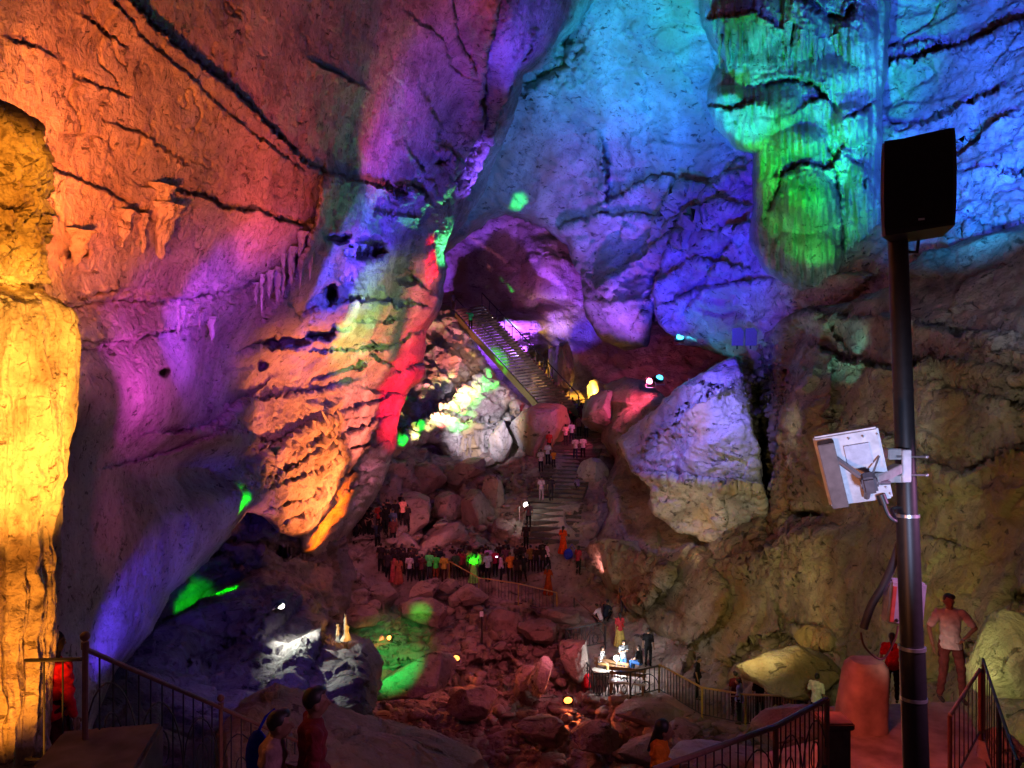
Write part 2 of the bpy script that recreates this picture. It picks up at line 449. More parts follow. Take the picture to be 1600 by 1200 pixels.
# ---- the great left wall, from the near slab overhead to the far pink ridge
L_poly = [(-700, -300), (950, -300), (938, -10), (905, 40), (878, 66), (862, 92), (820, 118), (800, 190), (775, 250), (758, 300), (728, 345), (705, 372), (692, 392), (700, 415), (694, 455), (684, 490), (668, 520), (660, 560), (668, 590), (640, 612), (622, 650), (618, 700), (600, 745), (575, 790), (545, 832), (520, 862), (492, 874), (470, 862), (468, 842), (430, 828), (408, 806), (386, 800), (352, 842), (310, 886), (266, 930), (238, 985), (180, 1050), (150, 1125), (110, 1250), (-700, 1250)]
L_cracks = [
 ([(190, -20), (205, 0), (240, 40), (300, 92), (335, 116), (380, 155), (420, 195), (450, 225), (490, 262), (530, 276), (580, 286), (625, 296)], 3.2, 2.6, 1.6, 50),
 ([(170, -10), (230, 66), (290, 112), (340, 162), (395, 205), (470, 262)], 2.5, .8, .5, 25),
 ([(72, 260), (110, 275), (150, 292), (190, 312), (225, 335)], 3, 1.4, .9, 26),
 ([(270, 298), (320, 305), (350, 326), (405, 328), (440, 345), (470, 352)], 3.4, 2.2, 1.3, 34),
 ([(130, 25), (160, 45), (190, 70)], 3, .8, .4, 15), ([(20, 62), (60, 75), (80, 85)], 2.5, .7, .4, 15),
 ([(180, 195), (230, 212), (290, 255)], 2.5, 1.0, .5, 18), ([(130, 125), (165, 138), (200, 150)], 2.5, .7, .3, 14),
 ([(95, 478), (150, 457), (190, 452)], 4, 1.8, -.8, 30), ([(100, 482), (170, 466), (230, 471), (290, 465), (340, 455), (390, 441), (432, 430)], 4.5, 2.6, -1.2, 36),
 ([(112, 528), (160, 533), (215, 530), (250, 520), (300, 508)], 3.2, 1.8, -.9, 30), ([(116, 548), (160, 539)], 3.4, 1.6, -.6, 20),
 ([(398, 542), (430, 532), (450, 528), (480, 530), (520, 520)], 7, 2.6, .9, 26),
 ([(352, 634), (400, 623), (450, 615), (500, 608), (540, 598)], 2.8, 1.8, .8, 30),
 ([(260, 675), (320, 668), (350, 652), (372, 634)], 6, 2.4, 2.4, 44),
 ([(205, 722), (260, 708), (300, 692), (355, 672)], 5, 1.4, 1.6, 40),
 ([(350, 672), (390, 678), (422, 692), (424, 702), (414, 750), (396, 775)], 3.5, 1.8, 2.2, 46),
 ([(424, 692), (470, 671), (500, 655), (545, 640), (600, 622)], 2.8, 1.4, .8, 26),
 ([(428, 745), (460, 730), (500, 700), (540, 680), (600, 655)], 4, .8, 1.2, 30),
 ([(440, 758), (480, 740), (520, 716), (560, 700), (605, 690)], 5, .9, 1.2, 26),
 ([(430, 795), (480, 778), (520, 752), (560, 735), (605, 720)], 4, .8, 1.1, 26),
 ([(450, 815), (500, 790), (550, 762), (600, 740)], 3, .6, .8, 20),
 ([(505, 480), (560, 467), (600, 470), (640, 476)], 5, 1.6, 1.0, 24), ([(502, 548), (560, 546), (605, 545), (640, 528)], 3, 1.6, .7, 30),
 ([(560, 502), (600, 503), (640, 498)], 2.4, .9, .4, 14), ([(500, 592), (545, 576), (565, 572)], 2.6, 1.0, .5, 20),
 ([(590, 560), (625, 585), (650, 575)], 5, 1.4, 1, 18), ([(585, 610), (625, 618), (655, 610)], 5, 1.6, 1, 18),
 ([(632, 292), (662, 300), (668, 308)], 4, 1.8, .8, 20), ([(612, 332), (650, 338)], 3, 1, .5, 15),
 ([(700, 240), (722, 262), (735, 300)], 4, 1.2, .8, 20), ([(660, 340), (640, 400), (648, 440), (690, 470)], 3, 1, .6, 20),
 ([(430, 470), (460, 430), (492, 350), (500, 300)], 3, 1.0, 1.4, 30),
 ([(705, 0), (715, 60), (740, 110)], 3, .6, .5, 20), ([(670, 165), (690, 200), (680, 235)], 3, .5, .5, 20),
 ([(500, 100), (560, 132)], 3, .8, .4, 16), ([(650, 30), (690, 60), (705, 105), (730, 120)], 3, .6, .3, 20),
 ([(640, 230), (700, 330)], 3, .6, .4, 16), ([(780, 0), (760, 100), (745, 200), (700, 290)], 5, 1.0, 1.6, 36),
 ([(840, 60), (800, 120), (770, 200), (735, 290)], 4, .8, .8, 20), ([(470, 700), (520, 660), (560, 652)], 3, .9, .5, 18)]
rock_sheet('cave_wall_left', L_poly,
  [(-700, -300, 5), (-700, 500, 4.5), (-700, 1250, 6), (0, 0, 9), (0, 500, 9.5), (100, 250, 11), (0, 900, 10), (300, 100, 14), (300, 400, 15.5), (500, 200, 21), (500, 430, 24), (700, 100, 32), (870, 20, 39), (940, -300, 44), (400, -300, 15), (650, 300, 36), (700, 420, 47), (640, 600, 45), (600, 700, 42), (500, 860, 35), (400, 600, 25), (300, 760, 18), (100, 700, 11.5), (220, 950, 15), (400, 780, 23), (100, 1200, 11)],
  M_slab, step=2.3, edge=(26, 3.0), jag=3.5, back=6,
  disp=mk_disp(1.0, .16, 3.2, .07, .9, .12, st=[((-0.52, -0.15, 1), 2.6, 0.16, 0.9, 2), ((-0.6, 0, 1), 0.8, 0.08, 0.7, 8)], anis=(1, 1, 1.8), near=True, hair=1.5),
  bumps=[(230, 620, 110, 70, 1.0), (560, 500, 90, 45, 1.8), (680, 450, 26, 90, 3.0), (560, 330, 80, 60, 1.2), (720, 180, 60, 120, -2.0), (800, 60, 60, 120, 2.0), (300, 730, 100, 50, -2.5), (590, 420, 60, 30, -1.0), (560, 700, 120, 110, 1.2)],
  cracks=L_cracks,
  holes=[(575, 388, 34, 20, 5), (528, 372, 22, 10, 3), (515, 458, 13, 16, 3), (692, 254, 13, 10, 2.5), (257, 583, 9, 9, 1.2), (445, 536, 38, 9, 3), (500, 525, 24, 8, 2.5), (410, 572, 8, 7, 1.2), (640, 436, 16, 10, 2.5), (120, 395, 20, 10, .6)])
# ---- rock below the staircase
rock_sheet('cave_wall_below_stairs', [(600, 560), (660, 470), (706, 478), (740, 530), (776, 590), (828, 636), (862, 660), (840, 700), (800, 716), (770, 712), (720, 716), (700, 722), (690, 700), (668, 690), (640, 700), (600, 760)],
  [(600, 560, 60), (700, 480, 64), (770, 590, 60), (860, 650, 59), (740, 640, 56), (700, 715, 54), (640, 660, 52), (600, 740, 48)],
  M_grey, step=2.5, edge=(14, 2.5), jag=2.5,
  disp=mk_disp(.8, .5, 2.6, .25, .9, .15, st=[((0.75, 0, 1), 1.5, .45, .5, 6)]),
  cracks=[([(780, 660), (810, 620), (840, 610)], 4, 1.4, .8, 18), ([(690, 640), (730, 655), (790, 655)], 3, 1.2, .6, 18), ([(620, 690), (700, 620), (775, 565)], 5, 1, 1.2, 26)])
# ---- ground: path, slope and basin
G_poly = [(430, 720), (640, 690), (690, 716), (780, 690), (850, 655), (880, 612), (945, 600), (1000, 690), (1100, 850), (1200, 960), (1400, 960), (1500, 1000), (1500, 1500), (0, 1500), (0, 1100), (300, 900)]
rock_sheet('cave_floor', G_poly,
  [(640, 700, 50), (690, 720, 53), (860, 650, 60), (900, 650, 60), (900, 710, 53), (930, 620, 63), (850, 800, 47), (740, 905, 42.5), (600, 905, 41.5), (560, 800, 44), (680, 800, 48), (780, 850, 46), (870, 930, 41.5), (950, 1000, 37.5), (940, 1060, 34.5), (1090, 1080, 31), (1250, 1100, 26), (1050, 1000, 36), (700, 1000, 38), (540, 980, 37), (800, 1100, 33), (600, 1150, 30), (900, 1180, 30), (1000, 1150, 29), (900, 1050, 35), (400, 950, 34), (300, 1200, 24), (1200, 1300, 22), (800, 1400, 24), (1400, 1050, 22), (0, 1400, 16), (1050, 850, 43), (1200, 960, 34)],
  M_floor, step=3, edge=(12, 1.0), jag=4, back=5,
  disp=lambda P, px, py: mk_disp(.7, .7, 2.4, .26, .8, .08, anis=(1, 1, 1.6))(P, px, py) * np.clip(np.minimum(seg_dist(px, py, [(900, 640), (900, 710), (860, 800), (855, 900), (905, 960), (960, 1030), (1100, 1090), (1260, 1110)])[0] / 60, seg_dist(px, py, [(590, 890), (640, 900), (760, 905), (860, 910)])[0] / 30), 0.05, 1),
  bumps=[(780, 985, 60, 22, 1.2), (1010, 1090, 60, 20, 1.0), (1080, 1145, 60, 20, .8), (700, 1060, 60, 16, -2.0), (620, 830, 50, 40, 1.5), (540, 900, 30, 50, 1.0)],
  cracks=[([(560, 1050), (640, 1045), (720, 1040), (790, 1040)], 12, 2.0, 0, 20), ([(700, 945), (760, 950), (830, 960), (880, 960)], 4, 1.0, .6, 24), ([(800, 1010), (850, 1000), (890, 990)], 5, 1, .6, 24),
          ([(760, 870), (690, 830), (640, 800)], 4, 1, .8, 24), ([(700, 870), (760, 780), (800, 740)], 4, 1, .8, 24), ([(640, 880), (700, 790), (740, 740)], 4, 1.0, .8, 24)])
# ---- dark rock between the left wall and the blue boulder
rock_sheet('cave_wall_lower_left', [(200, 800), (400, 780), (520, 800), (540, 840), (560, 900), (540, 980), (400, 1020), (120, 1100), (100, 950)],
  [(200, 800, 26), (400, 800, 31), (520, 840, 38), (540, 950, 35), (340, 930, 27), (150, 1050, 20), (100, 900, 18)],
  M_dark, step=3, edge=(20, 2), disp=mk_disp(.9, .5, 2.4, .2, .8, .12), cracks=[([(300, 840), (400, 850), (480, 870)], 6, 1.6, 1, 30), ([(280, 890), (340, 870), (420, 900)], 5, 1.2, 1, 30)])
# ---- lower right wall
W_poly = [(940, 600), (975, 588), (1010, 600), (1040, 625), (1090, 590), (1150, 556), (1168, 530), (1215, 505), (1260, 480), (1330, 470), (1390, 452), (1450, 400), (1520, 372), (1600, 350), (2100, 300), (2100, 1500), (1400, 1500), (1330, 1300), (1300, 1100), (1240, 1085), (1160, 1080), (1110, 1062), (1060, 1010), (1000, 975), (960, 935), (925, 905), (905, 890), (930, 840), (952, 800), (938, 760), (960, 715), (940, 690), (945, 640)]
rock_sheet('cave_wall_lower_right', W_poly,
  [(940, 600, 56), (1010, 600, 52), (1050, 640, 48), (950, 700, 51), (1000, 800, 44), (1180, 560, 44), (1180, 700, 42), (910, 900, 43), (1000, 960, 38.5), (1100, 900, 36), (1100, 1050, 33), (1250, 500, 37), (1250, 650, 31), (1300, 550, 32), (1400, 460, 29), (1500, 400, 27), (1400, 800, 24), (1300, 900, 27), (1600, 700, 19), (1600, 1000, 16), (1300, 1080, 26), (1600, 400, 24), (2100, 300, 14), (2100, 1200, 9), (1400, 1300, 16), (1200, 1080, 29.5)],
  M_brown, step=2.6, edge=(20, 2.2), jag=3, back=6,
  disp=mk_disp(1.0, .24, 3.4, .09, 1.1, .14, st=[((0.3, 0, 1), 2.8, .16, .8, 4), ((-.6, 0, 1), 1.6, .10, .8, 7)], hair=1.6),
  bumps=[(1240, 640, 40, 110, 1.5), (1230, 1030, 80, 36, 2.0), (1000, 880, 60, 45, 1.6), (950, 820, 30, 50, 1.2), (1100, 950, 50, 50, 1.0), (1300, 800, 60, 30, -1.2)],
  cracks=[([(1176, 548), (1184, 620), (1192, 700), (1200, 780), (1204, 850)], 15, 8, 0, 30), ([(1285, 545), (1330, 560), (1390, 572), (1440, 570)], 4, 2, 1.0, 34), ([(1300, 560), (1302, 620), (1298, 690)], 3, .9, .3, 20),
          ([(1450, 560), (1520, 572), (1600, 590)], 5, 1.4, .8, 30), ([(1480, 605), (1540, 622), (1600, 632)], 4, 1.6, .6, 24), ([(1440, 510), (1520, 520), (1610, 540)], 5, 1.6, .8, 30),
          ([(1455, 842), (1490, 850), (1512, 858)], 3.5, 1.4, .3, 14), ([(1215, 955), (1222, 978), (1240, 972), (1262, 990)], 3, 1.4, .3, 16), ([(1222, 978), (1220, 1000)], 3, 1.2, 0, 16),
          ([(1130, 1060), (1160, 1010), (1220, 990), (1300, 1010), (1345, 1060)], 4, 1.8, -1.4, 40),
          ([(920, 870), (970, 850), (1040, 880), (1050, 900), (1000, 950)], 5, 2.0, 1.2, 30), ([(900, 905), (935, 925), (965, 932)], 5, 2, 0, 20),
          ([(1160, 880), (1190, 870), (1230, 840), (1300, 830)], 5, 1.6, 1.0, 30), ([(1400, 700), (1420, 720), (1500, 740), (1600, 700)], 5, 1.2, 1.0, 40), ([(1460, 1080), (1500, 1040), (1560, 990), (1610, 960)], 5, 1.6, 1.0, 30),
          ([(1100, 870), (1140, 930), (1120, 980), (1080, 1010)], 4, 1.2, .6, 30), ([(1190, 460), (1250, 480), (1330, 500), (1400, 500)], 4, 1.6, .8, 24), ([(1260, 470), (1290, 500), (1320, 545)], 3, 1, .5, 20)],
  holes=[(1270, 805, 34, 14, 1.8), (1590, 935, 18, 14, 1.5), (1500, 610, 40, 8, 1.0)])
# ---- great block standing in front of the right wall
F_poly = [(1148, 556), (1158, 580), (1172, 640), (1186, 700), (1196, 760), (1200, 800), (1196, 858), (1160, 862), (1110, 846), (1060, 826), (1020, 800), (1012, 760), (985, 738), (975, 715), (966, 690), (1005, 655), (1040, 625), (1075, 592), (1105, 578)]
o = rock_sheet('rock_block', F_poly,
  [(1000, 690, 43), (1150, 560, 40), (1080, 650, 38.5), (1180, 720, 36.5), (1100, 740, 37.5), (1020, 760, 39), (1190, 850, 36), (1080, 830, 38)],
  M_grey, step=2.2, edge=(9, 1.0), jag=7, back=5, kind='thing',
  disp=mk_disp(.6, .20, 2.2, .08, .7, .10, st=[((-0.6, 0, 1), 3.2, .25, .5, 9)], hair=1.5),
  bumps=[(1120, 650, 50, 60, .6)],
  cracks=[([(1000, 738), (1045, 742), (1090, 750), (1130, 754), (1200, 762)], 2.4, 1.3, .8, 26), ([(1128, 760), (1126, 785), (1130, 800)], 2.4, .9, .3, 14), ([(1010, 690), (1070, 640), (1130, 600)], 2.6, .6, .8, 24), ([(1070, 600), (1100, 598), (1125, 602)], 2.4, .8, .5, 12)])
tag(o, 'huge pale block with a level crack across it, left of the dark chasm', 'boulder')
# ---- flowstone mass lit green
V_poly = [(1085, -150), (1092, 30), (1112, 70), (1128, 95), (1108, 130), (1102, 160), (1118, 200), (1150, 232), (1176, 240), (1178, 300), (1172, 380), (1196, 430), (1250, 460), (1330, 462), (1386, 440), (1384, 300), (1376, 240), (1380, 150), (1392, 60), (1388, -150)]
def flow_disp(P, px, py):
    # bulging cascades with hanging drapery flutes under each bulge
    o = 0
    for (cx, cy, rx, ry, h, fl) in [(1255, 20, 36, 75, 2.0, .5), (1340, 50, 34, 60, 1.6, .4), (1170, 30, 60, 55, 1.2, .7), (1140, 150, 34, 18, 1.5, 0), (1330, 195, 34, 36, 1.5, .4), (1260, 320, 54, 56, 2.2, .3), (1265, 400, 62, 54, 1.6, .2), (1345, 300, 26, 50, 1.2, .3), (1250, 222, 46, 28, 1.3, .5), (1200, 170, 60, 40, 1.2, .2), (1300, 115, 60, 30, .8, .2)]:
        rr = ((px - cx) / rx) ** 2 + ((py - cy) / ry) ** 2
        k = np.clip(1 - rr, 0, 1) ** .75
        o = np.maximum(o, h * k * (1 + 0 * rr)) 
        band = np.clip((py - cy) / ry, 0, 1.3) * (np.abs(px - cx) < rx) * (py < cy + 1.3 * ry)
        o = o + fl * band * perlin(np.stack([px / 5.0, py / 130.0, np.full(px.shape, 5.5)], 1))
    o = o + .10 * facets(P, 1.5, 4, .5) + .14 * fbm(P / .8, 3, ridged=True)
    wob = 4 * fbm(np.stack([px / 30, py / 30, px * 0], 1), 2)
    o = o + .30 * (1 - 2 * np.abs(perlin(np.stack([(px + wob) / 8.0, py / 80.0, np.full(px.shape, 2.5)], 1)))) + .10 * perlin(np.stack([(px + wob) / 3.0, py / 30.0, np.full(px.shape, 7.5)], 1))
    return o
rock_sheet('flowstone_wall', V_poly, [(1090, -100, 41), (1390, -100, 38), (1110, 150, 41), (1380, 200, 36), (1240, 100, 38), (1250, 300, 37), (1200, 440, 39), (1380, 440, 35)],
  M_flow, step=2.0, edge=(18, 2.2), jag=4, back=3, disp=flow_disp, viewdisp=True,
  cracks=[([(1195, 130), (1240, 122), (1275, 135), (1290, 150), (1270, 160)], 5, 2.4, -.8, 24), ([(1250, -10), (1290, 25), (1320, 30), (1330, 10)], 7, 2.6, 0, 20), ([(1285, 215), (1300, 240), (1310, 300), (1318, 380), (1318, 450)], 4, 1.8, 0, 20), ([(1226, 270), (1250, 256), (1300, 262), (1312, 240)], 4, 1.6, .8, 16), ([(1200, 330), (1215, 300), (1222, 270)], 4, 1.4, 0, 12), ([(1110, 30), (1180, 18), (1215, 40)], 4, 1.4, .6, 14), ([(1330, 250), (1352, 262), (1350, 290)], 3, 1.2, .4, 12), ([(1240, 40), (1236, 70)], 5, 1.6, 0, 10), ([(1105, 165), (1140, 170), (1175, 160)], 3, 1.4, .6, 14), ([(1330, 180), (1360, 165)], 4, 1.4, .4, 14)])
# ---- blue boulder in the left foreground
K_poly = [(120, 1130), (190, 1010), (240, 975), (300, 950), (360, 915), (410, 890), (470, 902), (500, 925), (515, 962), (545, 985), (580, 1000), (598, 1035), (596, 1075), (584, 1110), (590, 1180), (600, 1300), (100, 1300)]
o = rock_sheet('boulder', K_poly,
  [(150, 1100, 15), (300, 960, 21), (420, 900, 24), (580, 1010, 21), (400, 1050, 18.5), (560, 1100, 18), (200, 1250, 13), (550, 1250, 15)],
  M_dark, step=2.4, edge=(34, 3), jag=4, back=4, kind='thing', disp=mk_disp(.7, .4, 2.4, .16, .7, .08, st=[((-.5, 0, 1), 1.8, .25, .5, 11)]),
  bumps=[(560, 1050, 40, 70, .8), (340, 1020, 40, 50, -.8)], cracks=[([(515, 960), (500, 1010), (470, 1060), (455, 1120)], 5, 1.4, .8, 30), ([(400, 990), (430, 960), (440, 930)], 4, 1.0, .5, 20), ([(300, 1030), (370, 1000), (400, 970)], 5, .8, .6, 24)])
tag(o, 'large dark boulder washed in violet light behind the sloping handrail on the left', 'boulder')
# ---- brown slab in the foreground
o = rock_sheet('boulder', [(330, 1300), (335, 1150), (375, 1095), (430, 1066), (490, 1085), (540, 1105), (600, 1125), (660, 1138), (700, 1152), (745, 1172), (770, 1210), (780, 1300)],
  [(340, 1200, 9.0), (430, 1070, 11), (540, 1110, 11.2), (740, 1180, 11.5), (500, 1250, 8.5), (770, 1290, 9.5)],
  M_brown, step=2.4, edge=(22, 1.0), jag=3, back=3, kind='thing', disp=mk_disp(.3, .12, 1.2, .05, .4, .03))
tag(o, 'smooth rounded brown slab of rock behind the two men at the bottom', 'boulder')
# ------------------------------------------------------------------ lamps
bpy.context.view_layer.update()
DG = bpy.context.evaluated_depsgraph_get()
EYE = Vector((0, 0, CZ))
def hit(px, py, dmin=0.3):
    v = unp(px, py, 1.0) - EYE; v.normalize()
    ok, P, N, i, ob, _ = S.ray_cast(DG, EYE + v * dmin, v)
    if not ok: return unp(px, py, 40), -v, None
    if N.dot(v) > 0: N = -N
    return P, N, ob
LIGHTS = []
def lamp(src, tgt, hexc, cone=70, blend=0.7, k=1.0, size=0.12, rgb=None, name='flood_lamp_light'):
    """a flood lamp at src (x, y, distance) aimed at what stands at tgt"""
    A = unp(*src)
    if len(tgt) == 3: P = unp(*tgt); N = (A - P).normalized()
    else: P, N, ob = hit(*tgt)
    v = P - A; dist = v.length
    cosi = max(0.35, abs(N.dot(-v.normalized())))
    t = lin(hexc); unit = 4 * math.pi ** 2 * dist ** 2 / .4 / cosi
    i = len(LIGHTS)
    E = [x * unit * k for x in t]
    if i < len(FIT): E = [x * unit for x in FIT[i]]
    mx = max(max(E), 1e-6)
    ld = bpy.data.lights.new('flood', 'SPOT')
    ld.color = [x / mx for x in E]; ld.energy = mx; ld.spot_size = R(cone); ld.spot_blend = blend; ld.shadow_soft_size = size
    o = bpy.data.objects.new(name, ld)
    o.location = A; o.rotation_euler = v.to_track_quat('-Z', 'Y').to_euler()
    C.objects.link(o)
    LIGHTS.append((o, unit))
    if mx < 1e-3 * unit: bpy.data.objects.remove(o); LIGHTS[-1] = (None, unit)
    return o
FIT = [[0.0775, 0.0259, 0.007], [0.3, 0.085, 0.012], [0.17, 0.028, 0.005], [2.4, 1.0, 0.14], [1.3, 0.42, 0.04], [1.2, 0.42, 0.03], [0.1465, 0.014, 0.0104], [0.0755, 0.0071, 0.0192], [0.0311, 0.0173, 0.5781], [0.0337, 0.0325, 0.512], [0.0308, 0.0163, 0.3704], [0.0929, 0.0356, 0.5455], [0.1583, 0.0145, 0.1502], [0.1216, 0.0185, 0.3785], [0.0312, 0.0076, 0.0172], [0.008, 0.001, 0.004], [0.0176, 0.0071, 0.2093], [0.0, 0.16, 0.62], [0.0021, 0.0768, 0.0594], [0.002, 0.09, 0.3], [0.012, 0.035, 0.42], [0.0051, 0.0065, 0.0137], [0.004, 0.006, 0.45], [0.008, 0.005, 0.12], [0.02, 0.06, 0.22], [0.1, 0.03, 0.32], [0.015, 0.012, 0.36], [0.08, 0.02, 0.26], [0.06, 0.01, 0.05], [0.0478, 0.022, 0.681], [0.04, 0.004, 0.014], [0.02, 0.22, 0.06], [0.03, 0.8, 0.15], [0.001, 0.22, 0.012], [0.003, 0.26, 0.02], [0.006, 0.2, 0.36], [0.0059, 0.0337, 0.0318], [0.825, 0.1848, 0.039], [1.375, 0.28, 0.182], [4.7642, 0.7054, 0.0097], [0.14, 0.025, 0.05], [0.0977, 0.0202, 0.0173], [1.5, 0.012, 0.06], [0.9, 0.1, 0.12], [3.0, 0.01, 0.04], [0.2, 0.42, 0.06], [0.0028, 3.0, 0.0057], [0.0016, 3.0, 0.0033], [0.03, 0.007, 0.008], [0.0054, 0.0036, 0.0325], [0.62, 0.15, 0.17], [0.0, 0.9, 0.03], [0.16, 0.14, 0.17], [0.12, 0.14, 0.5], [0.4622, 0.2334, 0.0209], [0.039, 0.0275, 0.0281], [0.2744, 0.2241, 1.3629], [0.0711, 0.0722, 0.0546], [0.1976, 0.1358, 0.0806], [0.03, 0.01, 0.011], [0.026, 0.0208, 0.0078], [0.0169, 0.0182, 0.0065], [0.0234, 0.0247, 0.0247], [0.0117, 0.0117, 0.0117], [0.0143, 0.013, 0.0052], [0.0247, 0.0273, 0.0104], [0.034, 0.006, 0.008], [0.018, 0.002, 0.003], [0.022, 0.006, 0.009], [0.008, 0.003, 0.006], [0.015, 0.005, 0.006], [0.0073, 0.0045, 0.0306], [0.01, 1.4, 0.03], [0.0, 0.45, 0.02], [0.0, 0.16, 0.02], [0.0445, 0.0443, 0.0514], [0.16, 0.016, 0.009], [0.1245, 0.0402, 0.0167], [0.2049, 0.2458, 0.402], [0.6143, 0.2373, 0.5437], [0.0366, 0.0132, 0.019], [0.1693, 0.1693, 0.0722]]
#FITHERE
L_ = lamp
# near left
L_((-60, 470, 8.3), (160, 190), 'b85028', 130, .9)
L_((-30, 330, 8.3), (40, 180), 'ff8020', 90, .9)
L_((150, 445, 8.8), (310, 120), 'a04830', 105, .9)
L_((330, 820, 5.0), (30, 660, 6.5), 'ffb030', 48, .5)
L_((-40, 1500, 5.2), (30, 1020, 6.6), 'ff9020', 46, .6)
L_((200, 60, 5.0), (20, 300, 6.6), 'ff8018', 36, .5)
L_((560, 520, 18), (430, 200), '8a3838', 90, .9)
L_((720, 420, 26), (640, 120), '602a58', 80, .9)
L_((700, 620, 26), (600, 310), '6650d8', 60, .9)
L_((600, 470, 22), (540, 430), '6650d8', 80, .9)
L_((900, 300, 34), (830, 50), '7060e0', 50, .8)
L_((820, 330, 44), (735, 260), '6048a8', 60, .8)
L_((360, 640, 13), (230, 545), '7030a0', 90, .9)
L_((420, 560, 15), (330, 490), '8038a8', 80, .9)
L_((260, 570, 10), (200, 490), 'a04060', 70, .9)
L_((300, 840, 12), (220, 760), '301028', 80, .9)
L_((170, 1120, 10.5), (240, 925), '5030c0', 34, .8)
# upper wall
L_((960, 440, 35), (1020, 80), '10b0f8', 56, .9)
L_((960, 200, 36), (985, 40), '109080', 60, .9)
L_((1480, 420, 20), (1490, 110), '40a0f8', 56, .9)
L_((1700, 260, 18), (1590, 60), '6058d0', 66, .9)
L_((1650, 480, 17), (1550, 280), '50408a', 90, .9)
L_((1000, 600, 34), (1090, 340), '3c34d0', 56, .9)
L_((1130, 620, 32), (1120, 450), '5038c8', 50, .9)
L_((860, 500, 36), (890, 230), '8090d0', 56, .9)
L_((930, 640, 52), (950, 460), '8850b0', 60, .9)
L_((1020, 620, 46), (1020, 420), '5840c0', 50, .9)
L_((800, 560, 66), (780, 440), '40184a', 90, .9)
L_((870, 520, 62), (880, 420), '90406a', 50, .9)
L_((880, 560, 64), (900, 490), '7048d0', 40, .9)
L_((985, 640, 60), (930, 585), '702048', 130, .9)
L_((720, 420, 48), (690, 350), '30a060', 40, .8)
L_((850, 390, 50), (810, 318), '40d080', 14, .8)
# flowstone
L_((1265, 430, 27), (1265, 110), '10b040', 44, .5)
L_((1240, 540, 28), (1270, 330), '10c060', 32, .5)
L_((1060, 330, 35), (1160, 170), '20d0e0', 30, .6)
L_((1320, 620, 26), (1290, 445), '207050', 40, .8)
# salmon slope of the left wall
L_((700, 900, 32), (500, 710), 'e06848', 64, .8)
L_((740, 800, 36), (560, 610), 'f08060', 54, .8)
L_((610, 960, 31), (512, 810), 'ff9020', 36, .8)
L_((600, 760, 21), (430, 600), '9a4068', 50, .9)
L_((460, 900, 24), (430, 780), '803030', 70, .9)
L_((770, 760, 36), (625, 610), 'e02050', 48, 1.0)
L_((770, 620, 38), (660, 490), 'd87868', 44, 1.0)
L_((720, 500, 42), (675, 420), 'ff3858', 26, .6)
L_((650, 560, 24), (572, 505), '98b060', 40, 1.0)
L_((420, 800, 21), (380, 785), '10e020', 34, .5)
L_((370, 905, 24), (345, 925), '10c020', 50, .5)
L_((680, 880, 38), (640, 760), 'd05030', 50, .8)
L_((1182, 500, 41), (1188, 660), '140c58', 40, .8)
# below the staircase
L_((700, 690, 48), (695, 600), 'ffe060', 30, .5)
L_((750, 700, 49), (715, 640), '10e030', 32, .5)
L_((735, 650, 45), (762, 660), 'a0a0a8', 44, .7)
L_((790, 580, 69), (830, 522), 'a0a8ff', 50, .8)
L_((930, 620, 58), (875, 570), 'b0a030', 40, .6)
L_((730, 560, 46), (800, 590), 'a05060', 40, .8)
# block and right wall
L_((1050, 510, 33), (1090, 640), '9880e0', 60, .9)
L_((1240, 620, 28), (1130, 720), '807880', 60, .9)
L_((1060, 900, 34), (1080, 800), 'a07860', 70, .9)
L_((930, 900, 40), (960, 800), '783840', 60, .9)
L_((1180, 1000, 22), (1150, 920), '7a6038', 80, .9)
L_((1350, 960, 16), (1320, 830), '6a5428', 90, .9)
L_((1380, 700, 20), (1300, 640), '504648', 90, .9)
L_((1500, 560, 18), (1480, 640), '40343c', 100, .9)
L_((1620, 900, 11), (1560, 780), '60401c', 100, .9)
L_((1480, 1080, 12.4), (1530, 980), '70682c', 90, .9)
# floor
L_((900, 960, 31), (760, 1020), '803038', 110, .9)
L_((700, 1000, 24), (800, 1130), '601018', 110, .9)
L_((600, 700, 36), (650, 850), '403838', 90, .9)
L_((1000, 760, 40), (880, 800), '401830', 80, .9)
L_((600, 800, 26), (560, 940), '603840', 80, .9)
L_((470, 850, 14), (400, 1010), '281c60', 70, .9)
L_((740, 820, 37), (740, 880), '20c040', 8, 1.0)
L_((700, 900, 33), (650, 965), '10c030', 13, 1.0)
L_((620, 1000, 24), (606, 1045), '10d040', 24, 1.0)
L_((1050, 900, 31), (985, 1020), '9090a0', 50, .8)
# near right: landing and pole
L_((1250, 1000, 8.5), (1400, 1120, 10.5), 'b03020', 100, .9)
L_((1000, 1050, 3.2), (1360, 760, 4.8), 'd05030', 60, .8)
L_((1650, 1000, 3.0), (1340, 740, 4.8), 'c0c4ff', 60, .9)
L_((1900, 700, 4.2), (1436, 900, 4.9), '8090d0', 60, .9)
L_((600, 1350, 6), (560, 1150, 10.5), '50302a', 90, .9)
L_((1180, 1350, 9), (1230, 1130, 14), '909060', 70, .9)
L_((566, 1000, 18.5), (541, 985, 20.5), 'ffb040', 26, .9, k=1.6)
L_((1180, 950, 8.0), (1485, 1040, 11.8), '8c8078', 16, 1.0, k=.35)  # neutral spot added to keep the standing man's shirt grey; no fixture there
L_((712, 765, 42), (636, 660), 'ffe898', 6.5, 1.0, k=1.0)  # fan of narrow spots added to draw the yellow streak below the stairs
L_((712, 765, 42), (662, 636), 'ffe898', 6.5, 1.0, k=1.0)
L_((712, 765, 42), (688, 614), 'ffe898', 6.5, 1.0, k=1.0)
L_((712, 765, 42), (714, 596), 'ffe898', 6.5, 1.0, k=1.0)
